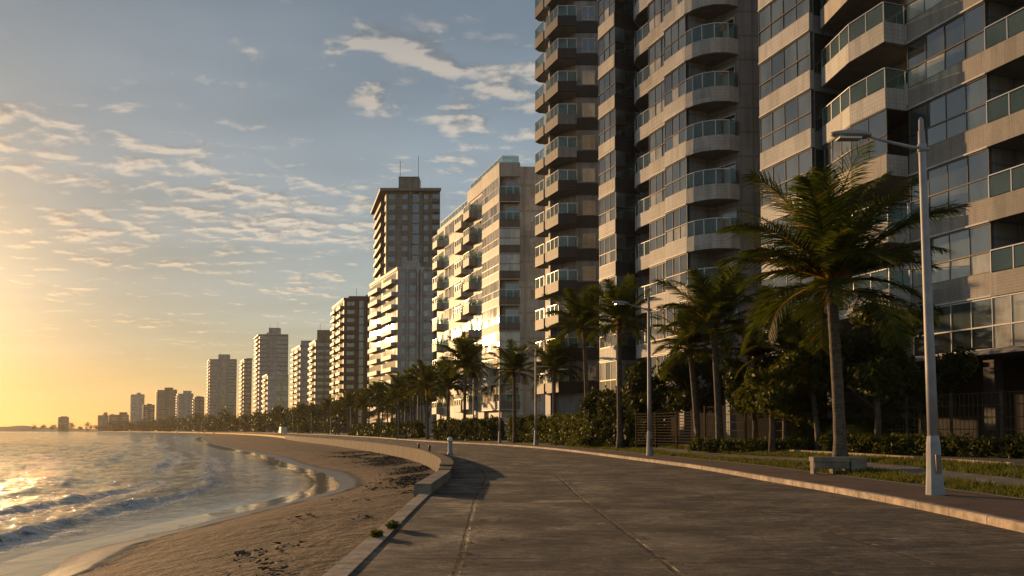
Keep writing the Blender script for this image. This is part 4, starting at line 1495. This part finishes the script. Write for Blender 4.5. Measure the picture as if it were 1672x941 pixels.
palm('biggest palm with ringed trunk rising right behind the concrete bench', 1370, 26.0, Z_(455, 26.0), hero, 1.03, 3, 0.2, 0.17, (-0.12, 0))
palm('palm with pale grey trunk between the fence and the second lamp post', 1174, 38, Z_(528, 38), near1, 0.98, 4, 0.19, 0.15, (-0.15, 0))
palm('leaning dark trunked palm just left of the pale trunked one', 1141, 40.5, Z_(565, 40.5), near2, 0.72, 5, 0.17, 0.12, (-0.45, 0))
palm('tall slender palm before the black balcony tower, hedge behind it', 960, 62, Z_(530, 62), near1, 1.08, 6, 0.2, 0.14, (-0.35, 0), rot=0.6)
palm('palm with dark straight trunk against the left glazed bay of the rounded balcony tower', 1012, 50, Z_(522, 50), near3, 0.9, 7, 0.2, 0.14, (0.05, 0))
palm('shaded palm in the garden bushes left of the biggest palm', 1282, 36, Z_(565, 36), near3, 0.95, 8, 0.17, 0.13, (0.15, 0))
palm('short dark palm right of the third lamp post, tower podium behind', 906, 70, Z_(600, 70), near2, 0.95, 9, 0.17, 0.12, (0, 0))
palm('slim lit palm left of the third lamp post', 841, 76, Z_(604, 76), near3, 0.93, 10, 0.17, 0.12, (-0.1, 0))
palm('dense round headed palm standing behind the white bollard', 731, 100, Z_(628, 100), mid1, 1.12, 11, 0.2, 0.14, (0.1, 0))
palm('half hidden palm between the lamps at the foot of the cream block', 790, 112, Z_(640, 112), mid2, 0.9, 12, 0.17, 0.12)
palm('thin palm with pale straight trunk seen over the fence hedge', 1335, 33, Z_(596, 33), near2, 0.62, 13, 0.12, 0.09, (-0.2, 0.2))

# the rows of palms along the bay
rowp = []
rr_ = random.Random(21)
for Y, n in ((97, 1), (106, 2), (116, 3), (127, 3), (138, 4), (150, 4), (163, 4), (178, 4), (194, 4), (211, 4), (230, 4), (250, 4), (272, 4), (296, 4), (322, 4), (350, 4), (382, 4), (418, 4), (458, 4), (505, 4)):
    for k in range(n):
        yy = Y + rr_.uniform(-9, 9)
        off = (2.6 + 4.0 * k + rr_.uniform(-1, 1))
        rowp.append((float(XR(yy)) + off, yy))
proj = sorted([(CX + x / y * F, x, y) for x, y in rowp])
segs = ((690, 9999, 'below the cream sunlit block'), (596, 690, 'below the white block with side strips'), (538, 596, 'before the dark brown tower'),
        (470, 538, 'before the ochre and slim pale towers'), (0, 470, 'before the broad white tower'))
TENS = ('', '', 'twenty', 'thirty', 'forty', 'fifty')
ONES = ['first', 'second', 'third', 'fourth', 'fifth', 'sixth', 'seventh', 'eighth', 'ninth', 'tenth', 'eleventh', 'twelfth', 'thirteenth', 'fourteenth', 'fifteenth',
        'sixteenth', 'seventeenth', 'eighteenth', 'nineteenth']


def ordinal(n):
    if n < 20:
        return ONES[n - 1]
    return {20: 'twentieth', 30: 'thirtieth', 40: 'fortieth', 50: 'fiftieth'}.get(n, TENS[n // 10] + '-' + ONES[n % 10 - 1])


cnt = {}
cr_ = [mid1, mid2, mid3, far1, far2]
trunks = {}
for px, x, y in proj:
    for a, b, txt in segs:
        if a <= px < b:
            cnt[txt] = cnt.get(txt, 0) + 1
            lab = f'{ordinal(cnt[txt])} small palm from the left {txt}'
    z0 = gz(x, y)
    o = thing('palm_tree', lab, 'palm tree', (x, y, z0), 'palms in the distant rows along the bay')
    hh = rr_.choice((6.2, 7.2, 8.0, 8.8))
    if hh not in trunks:
        trunks[hh] = trunk_mesh('trunk', hh, 0.2, 0.14, (rr_.uniform(-.3, .3), 0), int(hh * 10), 7)
    link('trunk', trunks[hh], o)
    c = link('crown', rr_.choice(cr_[:3] if y < 240 else cr_[3:]), o, (0, 0, hh), rr_.uniform(0, 6.28))
    s = rr_.uniform(0.95, 1.2) * (1.0 if y < 260 else 1.1)
    c.scale = (s, s, s)


def broadleaf(label, x, y, h, cr, seed, n=6000, size=0.13, mat='leaf_dark', group='leafy trees in the front gardens', cz=0.62, name='leafy_tree'):
    rnd = random.Random(seed)
    z0 = gz(x, y)
    o = thing(name, label, 'tree', (x, y, z0), group)
    mb = MB()
    mb.tube([(0, 0, -0.1), (0.05, 0, h * 0.25), (0, 0.08, h * 0.55)], [0.16, 0.12, 0.08], 8)
    cs, rs = [], []
    for k in range(16):
        a, e = rnd.uniform(0, 6.28), rnd.uniform(-0.5, 1.0)
        rr = cr * rnd.uniform(0.35, 0.85)
        c = (math.cos(a) * rr, math.sin(a) * rr, h * cz + e * h * 0.34)
        cs.append(c)
        rs.append(cr * rnd.uniform(0.22, 0.42))
        if k < 7:
            mb.tube([(0, 0.04, h * rnd.uniform(.3, .5)), (c[0] * .5, c[1] * .5, c[2] - h * .12), c], [0.06, 0.04, 0.015], 5)
    link('trunk', mb.mesh('trunk', M['bark'], True), o)
    link('crown', leaf_cloud('crown', cs, rs, n, size, M[mat], seed), o)
    return o


broadleaf('dark leafy tree hiding the corner of the nearest block, right of the biggest palm', 14.2, 31.0, 5.6, 2.3, 31, 9000, 0.13)
broadleaf('dark bushy tree left of the biggest palm, lit leaves near its edge', 10.9, 33.5, 4.4, 1.9, 32, 7000, 0.12, 'leaf_mid')
broadleaf('low round tree over the fence between two palms', 11.4, 37.5, 4.2, 1.6, 33, 6000, 0.12)
broadleaf('dark garden tree directly behind the first lamp post', 16.4, 31.8, 4.2, 1.9, 34, 7000, 0.13)
broadleaf('big dark tree filling the gap between fence and rounded balcony tower', 10.6, 45.6, 5.2, 2.2, 35, 9000, 0.14)
broadleaf('dark tree at the left end of the high garden bushes', 8.4, 48.0, 4.9, 1.8, 36, 8000, 0.14)
broadleaf('rounded tree in front of the lower floors of the nearest block', 13.0, 36.8, 5.0, 2.0, 37, 7000, 0.13)


def hedge(label, a, b, w, h, seed, n, size=0.1, mat='leaf_mid', name='hedge', cat='hedge', group='clipped hedges and beds by the fence', flower=False):
    A, Bv = Vector(a), Vector(b)
    L = (Bv - A).length
    d = (Bv - A).normalized()
    c = (A + Bv) / 2
    rg = np.random.default_rng(seed)
    k = max(4, int(L * 3.0))
    nl_ = max(3, int(h / 0.42))
    cs, rs = [], []
    for i in range(k):
        u = (i + 0.5) / k * L - L / 2
        for j in range(nl_):
            r = rg.uniform(0.22, 0.38) * min(w, 1.2)
            cs.append((u + rg.uniform(-.15, .15), rg.uniform(-.3, .3) * w, r * 0.8 + (h - r * 1.4) * (j / (nl_ - 1)) * rg.uniform(.88, 1.08)))
            rs.append(r * 1.25)
    core = core_box(-L / 2 + .3, L / 2 - .3, -w * .22, w * .22, 0.0, h * 0.74)  # dark box added inside the leaves to block light
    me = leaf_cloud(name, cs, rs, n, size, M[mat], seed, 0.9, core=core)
    o = link(name, me, None, (c.x, c.y, gz(c.x, c.y)), math.atan2(d.y, d.x))
    return tag(o, label, cat, group)


hedge('long clipped hedge behind the slender palms before the black balcony tower', (3.7, 66.5), (5.9, 55.5), 1.3, 2.3, 41, 14000, 0.12)
hedge('clipped hedge running on towards the cream block', (-0.2, 79.0), (4.2, 67.3), 1.3, 2.3, 42, 12000, 0.13)
hedge('tall dark hedge behind the slatted fence at the rounded balcony tower', (5.5, 55.5), (9.0, 48.0), 1.6, 3.6, 43, 24000, 0.13, 'leaf_dark')
hedge('low leafy planting bed at the foot of the fence left of the bench', (8.6, 38.6), (12.2, 33.0), 0.8, 0.55, 44, 5000, 0.08, 'leaf_mid', 'planting_bed', 'planting')
hedge('low leafy planting bed behind the bench and big palm', (12.5, 32.4), (15.4, 27.0), 0.9, 0.7, 45, 5500, 0.08, 'leaf_mid', 'planting_bed', 'planting')
hedge('dark planting bed at the right edge behind the lamp post', (15.6, 26.6), (18.2, 21.5), 0.9, 0.7, 46, 5000, 0.08, 'leaf_dark', 'planting_bed', 'planting')
hedge('climbing leaves covering the fence right of the bench', (12.6, 35.2), (15.6, 30.2), 0.5, 1.9, 47, 6000, 0.09, 'leaf_mid', 'climber_hedge', 'hedge')
hedge('far dark hedge between the cream block and the promenade lamps', (-9.5, 100.0), (-1.0, 82.0), 1.6, 2.4, 48, 9000, 0.2, 'leaf_dark')
hedge('distant garden hedge below the white block', (-38, 190), (-13.5, 118), 2.2, 2.4, 49, 12000, 0.32, 'leaf_dark')

# far trees along the bay that read as one mass
rg = np.random.default_rng(50)
cs, rs = [], []
for yy in np.concatenate([np.arange(240, 520, 6.0), np.geomspace(525, 1550, 110)]):
    x0 = float(XR(yy))
    for k in range(3):
        r = rg.uniform(2.0, 4.0) * (0.55 if yy < 300 else 1.0 if yy < 560 else 1.35)
        cs.append((x0 + rg.uniform(2.5, 9) - 2.0 * (yy > 600), yy + rg.uniform(-3, 3), 0.4 + r * rg.uniform(0.7, 2.5)))
        rs.append(r)
tag(link('distant_woods', leaf_cloud('distant_woods', cs, rs, 60000, 0.75, M['leaf_dark'], 51, 0.95)), 'dark tree belt along the far shore of the bay', None, None, 'stuff')

# grass blades on the lawn
n = 70000
gy = 11 + 50 * RNG.random(n) ** 1.6
go = 2.25 + 3.3 * RNG.random(n)
po = go - (3.3 + 0.25 * np.sin(gy * 0.3))
keep = ~((po > -0.05) & (po < 0.95)) & (fbm(gy * 0.5, go * 1.3, 77, 3) > -0.2)
gy, go = gy[keep], go[keep]
gx = XR(gy) + go
gzv = ground_z(gx, gy)
n = len(gx)
hh = (0.05 + 0.07 * RNG.random(n)) * (0.7 + 0.8 * vnoise(gx * 1.3, gy * 1.3, 5))
az = RNG.random(n) * 6.283
wv = np.stack([np.cos(az), np.sin(az), 0 * az], 1) * 0.012
ln_ = np.stack([np.cos(az * 3), np.sin(az * 3), 0 * az], 1) * (hh * 0.6)[:, None]
P0 = np.stack([gx, gy, gzv], 1)
Vv = np.stack([P0 - wv, P0 + wv, P0 + wv * .2 + ln_ + np.stack([0 * hh, 0 * hh, hh], 1), P0 - wv * .2 + ln_ + np.stack([0 * hh, 0 * hh, hh], 1)], 1).reshape(-1, 3)
tag(link('grass', np_mesh('grass', Vv, np.arange(n * 4).reshape(-1, 4), M['grass'])), 'short grass on the lawn strip beside the brick pavement', None, None, 'stuff')

# small weed growing out of the sea kerb
for (lab, x, y, k, s) in (('small green weed sprouting from the sea kerb joint', -1.62, 10.9, 61, 1.0), ('tiny weed tuft nearer the camera on the sea kerb', -1.7, 10.1, 62, 0.75)):
    cs = [(0.05 * math.cos(a) * s, 0.12 * math.sin(a) * s, 0.05 * s) for a in (0, 1.3, 2.6, 3.9, 5.2)]
    o = tag(link('weed', leaf_cloud('weed', cs, [0.06 * s] * 5, 160, 0.035, M['leaf_mid'], k), None, (x, y, 0.016)), lab, 'weed', 'weeds on the sea kerb')

# leaf litter along the joints of the walk
lit = []
for k in range(420):
    y = 6.5 + 42 * random.random() ** 1.7
    base = random.choice((1.0, 1.0, 3.1, 3.1, 5.8, random.uniform(.3, 8)))
    lit.append((float(XL(y)) + base + random.gauss(0, 0.10), y))
V, Q = [], []
for x, y in lit:
    a, s = random.uniform(0, 6.28), random.uniform(0.012, 0.04)
    for q in ((-1, -.4), (1, -.5), (1.1, .4), (-.9, .5)):
        V.append((x + s * (q[0] * math.cos(a) - q[1] * math.sin(a)), y + s * (q[0] * math.sin(a) + q[1] * math.cos(a)), 0.006 + random.uniform(0, 0.02)))
    Q.append(tuple(range(len(V) - 4, len(V))))
tag(link('leaf_litter', np_mesh('leaf_litter', V, Q, M['leaf_litter'])), 'dry leaves caught in the joints of the promenade', None, None, 'stuff')

# seaweed wrack on the upper beach
V, Q = [], []
wr = random.Random(5)
for k in range(9500):
    if k < 7600:
        y = wr.uniform(24, 70)
        f = wr.gauss(0.22, 0.12) + 0.1 * math.sin(y * 0.45)
    else:
        y = 6 + 22 * wr.random()
        f = wr.uniform(0.05, 0.6)
        if vnoise(np.array(y * 0.9), np.array(f * 9), 33) < 0.62:
            continue
    f = min(0.7, max(0.04, f))
    if vnoise(np.array(y * 0.5), np.array(f * 5.0), 31) < 0.42:
        continue
    j = int(np.searchsorted(ys, y))
    x = float(XL(y)) - 0.3 - f * float(XL(y) - 0.15 - XS(y))
    col = int(np.argmin(np.abs(SX[j] - x)))
    z = SZ[j, col] + 0.012
    a, s = wr.uniform(0, 6.28), wr.uniform(0.015, 0.06) * (1 + y * 0.012)
    w_ = s * wr.uniform(.2, .5)
    for q in ((-s, -w_), (s, -w_), (s, w_), (-s, w_)):
        V.append((x + q[0] * math.cos(a) - q[1] * math.sin(a), y + q[0] * math.sin(a) + q[1] * math.cos(a), z + wr.uniform(0, 0.05)))
    Q.append(tuple(range(len(V) - 4, len(V))))
tag(link('seaweed', np_mesh('seaweed', V, Q, M['wrack'])), 'dark dried seaweed scattered over the upper beach', None, None, 'stuff')

# ------------------------------------------------------------------ street furniture
LG = 'lamp posts along the promenade'


def lathe(mb, prof, seg=16, mi=0, cap=True):
    b = len(mb.v)
    for r, z in prof:
        for k in range(seg):
            a = 2 * math.pi * k / seg
            mb.v.append((r * math.cos(a), r * math.sin(a), z))
    for i in range(len(prof) - 1):
        for k in range(seg):
            k2 = (k + 1) % seg
            mb.f.append((b + i * seg + k, b + i * seg + k2, b + (i + 1) * seg + k2, b + (i + 1) * seg + k))
            mb.m.append(mi)
    if cap:
        mb.f.append(tuple(b + (len(prof) - 1) * seg + k for k in range(seg)))
        mb.m.append(mi)
        mb.f.append(tuple(b + k for k in range(seg))[::-1])
        mb.m.append(mi)


def lamp_meshes(h):
    m = {}
    mb = MB()
    lathe(mb, [(0.172, -0.05), (0.168, 0.02), (0.14, 0.5), (0.122, 1.02), (0.105, 1.14), (0.09, 1.16)], 10)
    m['base'] = mb.mesh('base', M['lamp_paint'])
    mb = MB()
    mb.box(-0.055, 0.055, -0.16, -0.115, 0.42, 0.78)
    m['hatch'] = mb.mesh('hatch', M['frame_bronze'])
    mb = MB()
    lathe(mb, [(0.098, 1.1), (0.092, 2.5), (0.066, h - 0.5), (0.062, h - 0.28), (0.05, h - 0.26), (0.045, h - 0.05), (0.015, h)], 12)
    m['pole'] = mb.mesh('pole', M['lamp_paint'], True)
    mb = MB()
    zt = h - 0.62
    mb.tube([(0.14, 0, zt - 0.02), (-0.2, 0, zt + 0.02), (-0.7, 0, zt + 0.13), (-1.15, 0, zt + 0.24)], [0.036, 0.034, 0.03, 0.028], 8)
    lathe2 = [(-0.1, zt - .1), (-0.1, zt + .1)]
    mb.tube([(0, 0, zt - 0.08), (0, 0, zt + 0.08)], 0.085, 12)
    m['arm'] = mb.mesh('arm', M['lamp_paint'], True)
    # cobra head: a flattened shell with a lens below
    mb = MB()
    n, sg = 12, 14
    for i in range(n + 1):
        s = i / n
        x = -1.05 - 0.78 * s
        w = 0.155 * (math.sin(math.pi * (0.1 + 0.86 * s ** 0.8)) ** 0.6) + 0.012
        ht = 0.075 * math.sin(math.pi * (0.12 + 0.82 * s)) ** 0.6 + 0.012
        zc = zt + 0.235 + 0.03 * s
        for k in range(sg):
            a = 2 * math.pi * k / sg
            mb.v.append((x, w * math.cos(a), zc + (ht * 1.2 if math.sin(a) > 0 else ht * 0.55) * math.sin(a)))
    for i in range(n):
        for k in range(sg):
            k2 = (k + 1) % sg
            mb.f.append((i * sg + k, i * sg + k2, (i + 1) * sg + k2, (i + 1) * sg + k))
            mb.m.append(0)
    mb.f.append(tuple(range(sg))[::-1])
    mb.m.append(0)
    mb.f.append(tuple(n * sg + k for k in range(sg)))
    mb.m.append(0)
    m['lamp_head'] = mb.mesh('lamp_head', M['lamp_paint'], True)
    mb = MB()
    mb.prism([(-1.25, -0.09), (-1.25, 0.09), (-1.7, 0.1), (-1.7, -0.1)], zt + 0.165, zt + 0.205)
    m['lens'] = mb.mesh('lens', M['lamp_lens'])
    return m


lm = lamp_meshes(7.45)


def lamp(label, px, py, Y, s=1.0, rz=0.15, tilt=0.0):
    x = X_(px, Y, py)
    o = thing('lamp_post', label, 'lamp post', (x, Y, gz(x, Y)), LG)
    o.rotation_euler = (0, tilt, rz)
    o.scale = (s, s, s)
    for k in ('base', 'pole', 'arm', 'lamp_head', 'hatch'):
        c = link(k, lm[k], o)
        if k == 'lamp_head':
            link('lens', lm['lens'], c)
    return o


lamp('nearest tall grey lamp post with flared base on the brick pavement', 1527, 805, 15.3, 0.985, 0.05, R(-0.9))
lamp('second grey lamp post, standing before the rounded balcony tower', 1061, 743, 39.0, 1.05, 0.3)
lamp('third lamp post, between the two short palms at the kerb', 875, 727, 66.0, 1.08, 0.5)
lamp('thin lamp post left of the slim lit palm', 816, 724, 77.0, 1.0, 0.5)
lamp('thin lamp post before the left end of the cream block', 773, 719, 92.0, 0.95, 0.6)
lamp('dark lamp post standing right behind the white bollard', 734, 717, 108.0, 0.85, 0.7)
for px, Y, lab in ((682, 132, 'distant lamp post under the left wing of the cream block'), (661, 150, 'distant lamp post right of the sunlit white block balconies'),
                   (618, 172, 'distant lamp post below the sunlit edge of the white block'), (572, 205, 'distant lamp post in front of the dark brown tower'),
                   (540, 232, 'distant lamp post at the left edge of the brown tower'), (508, 262, 'distant lamp post below the ochre tower'),
                   (478, 300, 'distant lamp post just right of the white van')):
    lamp(lab, px, 712, Y, 0.95, 0.8)

# white bollard on the corner of the promenade
bx = X_(735, 44.5, 740)
o = thing('bollard', 'white cylindrical bollard with pale cap at the sea wall corner', 'bollard', (bx, 44.5, 0.0))
mb = MB()
lathe(mb, [(0.17, 0), (0.17, 0.06), (0.125, 0.1), (0.125, 0.72)], 14)
link('post', mb.mesh('post', M['lamp_paint'], True), o)
mb = MB()
lathe(mb, [(0.15, 0.722), (0.15, 0.86), (0.12, 0.95), (0.05, 1.0)], 14)
link('cap', mb.mesh('cap', M['white_paint'], True), o)
# small stubs on the wall edge
for px, Y, lab in ((662, 46, 'small dark stub post on the sea wall top, farther one'), (683, 40, 'small dark stub post on the sea wall top, nearer one')):
    mb = MB()
    lathe(mb, [(0.05, 0), (0.05, 0.2), (0.07, 0.22), (0.06, 0.28), (0.02, 0.3)], 8)
    xx = float(XL(Y)) - 0.17
    tag(link('mooring_stub', mb.mesh('mooring_stub', M['frame_dark'], True), None, (xx, Y, 0.31)), lab, 'stub post')


def bench(label, x, y, rz, s=1.0):
    o = thing('bench', label, 'bench', (x, y, gz(x, y)), 'concrete benches on the lawn', rz)
    o.scale = (s,) * 3
    parts = {'seat': (-0.66, 0.36, -0.24, 0.24, 0.33, 0.47), 'apron': (-0.62, 0.33, -0.215, -0.165, 0.14, 0.329)}
    for k, b in parts.items():
        mb = MB()
        mb.box(*b)
        bevel(link(k, mb.mesh(k, M['concrete']), o), 0.015)
    for x0 in (-0.64, -0.12, 0.24):
        mb = MB()
        mb.box(x0, x0 + 0.09, -0.16, 0.2, -0.03, 0.329)
        bevel(link('leg', mb.mesh('leg', M['concrete']), o), 0.01)
    mb = MB()
    mb.box(0.365, 0.78, -0.25, 0.25, -0.03, 0.47)
    bevel(link('end_block', mb.mesh('end_block', M['concrete']), o), 0.02)
    return o


bench('concrete bench with solid end block at the foot of the biggest palm', 9.15, 22.6, R(-6))
bench('concrete bench beside the short dark palm, far end of the lawn', X_(912, 66, 724), 66.0, R(-20))
bench('small pale bench near the cream block, left of the bollard', X_(655, 118, 714), 118, R(-30), 1.2)


# fences
def fence(label, pts, h, kind, z0=0.45, post=2.2):
    P = [Vector(p) for p in pts]
    o = thing('garden_fence', label, 'fence', (P[0].x, P[0].y, z0), 'garden fences before the apartment blocks')
    O = P[0]
    for i in range(len(P) - 1):
        a, b = P[i] - O, P[i + 1] - O
        n = max(1, round((b - a).length / post))
        for k in range(n):
            p, q = a.lerp(b, k / n), a.lerp(b, (k + 1) / n)
            d = (q - p).normalized()
            mb = MB()
            mb.seg(p - d * 0.04, p + d * 0.04, -0.04, 0.04, -0.1, h + 0.06)
            link('post', mb.mesh('post', M['fence_wood' if kind == 'slat' else 'fence_metal']), o)
            mb = MB()
            if kind == 'slat':
                nz = 12
                for j in range(nz):
                    z = 0.15 + (h - 0.2) * j / (nz - 1)
                    mb.seg(p + d * 0.045, q - d * 0.045, -0.012, 0.012, z - 0.022, z + 0.022)
            else:
                for j in range(6):
                    z = 0.1 + (h - 0.1) * j / 5
                    mb.seg(p + d * 0.045, q - d * 0.045, -0.014, 0.014, z - 0.016, z + 0.016)
                m = int((q - p).length / 0.16)
                for j in range(1, m):
                    c = p.lerp(q, j / m)
                    mb.seg(c - d * 0.007, c + d * 0.007, -0.006, 0.006, 0.1, h)
            link('panel', mb.mesh('panel', M['fence_wood' if kind == 'slat' else 'fence_metal']), o)
    return o


fence('sunlit timber slat fence between the tall hedge and the pale trunked palm', [(7.3, 46.8), (9.7, 41.2)], 1.9, 'slat')
fence('metal grid fence overgrown with leaves in the middle of the gardens', [(9.9, 40.9), (12.7, 36.2), (14.2, 32.6)], 2.1, 'grid')
fence('tall dark metal grid fence at the right edge under the nearest block', [(14.4, 32.3), (16.6, 27.0), (18.6, 21.0)], 2.2, 'grid')

# white van parked far down the promenade
vx, vy = X_(462, 262, 706), 262.0
van = thing('delivery_van', 'white box van shining in the sun far down the promenade', 'van', (vx, vy, 0.0), None, R(28))
mb = MB()
mb.prism([(-0.95, -1.6), (0.95, -1.6), (0.95, 1.3), (-0.95, 1.3)], 0.45, 2.45)
bevel(link('body', mb.mesh('body', M['white_paint']), van), 0.08, 3)
mb = MB()
prof = [(1.302, 0.45), (2.55, 0.45), (2.55, 1.05), (2.0, 1.25), (1.45, 2.1), (1.302, 2.1)]
b0 = len(mb.v)
for sx in (-0.9, 0.9):
    mb.face([(sx, p[0], p[1]) for p in (prof if sx > 0 else prof[::-1])])
for i in range(len(prof)):
    p, q = prof[i], prof[(i + 1) % len(prof)]
    mb.face([(-0.9, p[0], p[1]), (-0.9, q[0], q[1]), (0.9, q[0], q[1]), (0.9, p[0], p[1])])
link('cab', mb.mesh('cab', M['white_paint']), van)
mb = MB()
mb.face([(-0.8, 1.99, 1.29), (0.8, 1.99, 1.29), (0.8, 1.5, 2.05), (-0.8, 1.5, 2.05)])
ws = mb.mesh('windscreen', M['glass_dark'])
link('windscreen', ws, van, (0, 0.015, 0.01))
for sx in (-1, 1):
    for wy in (-1.0, 1.75):
        mb = MB()
        mb.tube([(sx * 0.72, wy, 0.36), (sx * 0.93, wy, 0.36)], 0.36, 14)
        link('wheel', mb.mesh('wheel', M['rubber']), van)

# low far hills across the water
yy = np.linspace(-0.95, -0.35, 60)
for i, (dist, hgt, nm) in enumerate(((2350, 19, 'hills'),)):
    th = np.linspace(R(-42), R(-24), 90)
    hh_ = hgt * (0.35 + 0.65 * vnoise(th * 60, th * 0, 3)) * np.clip((R(-26) - th) / R(6), 0.0, 1) ** 0.5
    rows = np.array([0.0, 0.5, 1.0, 0.5, 0.0])
    dd = np.array([-160, -70, 0, 90, 200.])
    HX = (dist + dd[:, None]) * np.sin(th)[None]
    HY = (dist + dd[:, None]) * np.cos(th)[None]
    HZ = -0.9 + rows[:, None] * hh_[None]
    tag(link(nm, grid_mesh(nm, HX, HY, HZ, M['leaf_dark'])), kind='structure')

# ------------------------------------------------------------------ air
HAZE = 0.00009
if HAZE:
    m = bpy.data.materials.new('haze_air')
    m.use_nodes = True
    nt = m.node_tree
    nt.nodes.clear()
    ov = nt.nodes.new('ShaderNodeOutputMaterial')
    pv = nt.nodes.new('ShaderNodeVolumePrincipled')
    pv.inputs['Color'].default_value = (1.0, 0.93, 0.82, 1)
    pv.inputs['Density'].default_value = HAZE
    pv.inputs['Anisotropy'].default_value = 0.35
    nt.links.new(pv.outputs[0], ov.inputs['Volume'])
    mb = MB()
    mb.box(-2700, 2900, -60, 2700, -4.0, 90.0)
    o = link('haze', mb.mesh('haze', m))
    tag(o, None, None, None, 'stuff')

# ------------------------------------------------------------------ sky
w = bpy.data.worlds.new('World')
SC.world = w
w.use_nodes = True
t = NT(w.node_tree)
bg = w.node_tree.nodes['Background']
sky = t.n('ShaderNodeTexSky', sky_type='NISHITA', sun_disc=False, sun_elevation=SUN_EL, sun_rotation=-SUN_AZ, altitude=0.0, air_density=1.15, dust_density=0.1, ozone_density=1.6)
dirv = t.n('ShaderNodeTexCoord').outputs['Generated']
dx, dy, dz = t.sep(dirv)
zz = t.math('ADD', t.math('MAXIMUM', dz, 0.0), 0.10)
pl = t.comb(t.math('DIVIDE', dx, zz), t.math('DIVIDE', dy, zz), 0.0)
pl = t.vm('ADD', pl, (CLX, CLY, 0.0)) if False else t.vm('ADD', pl, (3.1, 7.4, 0.0))


def cloud_density(v):
    shape = t.noise(t.vm('MULTIPLY', v, (1.6, 2.2, 1)), 1.0, 2, 0.5)
    puff = t.noise(t.vm('MULTIPLY', v, (7.0, 9.0, 1)), 1.0, 8, 0.57, 0.25)
    d = t.math('ADD', t.math('MULTIPLY', shape, 0.38), t.math('MULTIPLY', puff, 0.82))
    return d


az_ = t.math('ARCTAN2', dx, dy)
el_ = t.math('ARCSINE', dz)
bank = 0.0
for (px_, py_, sx_, sy__, amp_) in ((440, 345, 200, 68, 1.15), (60, 265, 130, 45, 0.6), (650, 75, 100, 50, 1.1), (800, 190, 110, 130, 0.7), (590, 185, 60, 25, 0.7), (150, 400, 110, 40, 0.6),
                                    (250, 520, 160, 25, 0.5), (30, 660, 160, 20, 0.4), (1150, 60, 260, 110, 0.7), (1500, 250, 300, 90, 0.7), (-500, 250, 320, 120, 0.8), (480, 460, 120, 22, 0.55)):
    p_ = at(px_, py_, 1.0) - Vector((0, 0, H))
    p_.normalize()
    a0, e0 = math.atan2(p_.x, p_.y), math.asin(p_.z)
    ka, ke = sx_ / F, sy__ / F
    qa = t.math('POWER', t.math('ABSOLUTE', t.math('DIVIDE', t.math('SUBTRACT', az_, a0), ka)), 2.0)
    qe = t.math('POWER', t.math('ABSOLUTE', t.math('DIVIDE', t.math('SUBTRACT', el_, e0), ke)), 2.0)
    g_ = t.math('MULTIPLY', t.math('POWER', 2.718, t.math('MULTIPLY', t.math('ADD', qa, qe), -1.0)), amp_)
    bank = t.math('ADD', bank, g_) if bank else g_
bank = t.math('MULTIPLY', t.math('MINIMUM', bank, 1.1), 0.165)
d0 = t.math('ADD', cloud_density(pl), bank)
d1 = t.math('ADD', cloud_density(t.vm('ADD', pl, (-0.022, 0.026, 0.0))), bank)
cov = t.mr(d0, 0.67, 0.82, 0.0, 1.0, True)
fade = t.math('MULTIPLY', t.mr(dz, 0.05, 0.13), t.mr(dz, 0.55, 0.42))
cov = t.math('MULTIPLY', cov, fade)
lit = t.mr(t.math('SUBTRACT', d0, d1), -0.06, 0.055)
thick = t.mr(d0, 0.63, 0.78)
base = sky.outputs[0]
# thin high veil that greys the blue, and the warm band of evening air low down
up_ = t.math('MAXIMUM', dz, 0.0)
veil = t.math('MULTIPLY', t.mr(up_, 0.0, 0.22, 0.35, 1.0, True), t.mr(up_, 0.3, 0.9, 1.0, 0.25, True))
vw = t.mr(t.noise(t.vm('MULTIPLY', pl, (0.5, 0.9, 1)), 1.0, 4, 0.6), 0.4, 0.6, 0.75, 1.25)
sdot = t.math('MAXIMUM', t.vm('DOT_PRODUCT', dirv, tuple(sun_dir), out=1), 0.0)
g1 = t.math('POWER', sdot, 80.0)
g2 = t.math('POWER', sdot, 6.0)
low = t.math('POWER', 2.718, t.math('MULTIPLY', up_, -6.0))
gold = t.mix(g2, (1.0, 1.0, 1.0), (0.80, 0.62, 0.48))
skyl = t.vm('ADD', t.vm('MULTIPLY', base, gold), t.vm('SCALE', (1.6, 1.72, 1.9), t.math('MULTIPLY', veil, vw)))
skyl = t.vm('ADD', skyl, t.vm('SCALE', (3.3, 1.05, 0.1), t.math('MULTIPLY', low, t.math('ADD', 0.06, t.math('MULTIPLY', g2, 0.84)))))
skyl = t.vm('ADD', skyl, t.vm('SCALE', (11.0, 7.0, 2.5), g1))
warm = t.vm('ADD', t.vm('MULTIPLY', skyl, (1.12, 1.0, 0.90)), (3.6, 2.6, 1.6))
dark = t.vm('MULTIPLY', skyl, (0.92, 0.82, 0.76))
cc = t.mix(lit, dark, warm)
final = t.mix(t.math('MULTIPLY', cov, 0.92), skyl, cc)
t.set(bg.inputs['Color'], final)
bg.inputs['Strength'].default_value = 0.078
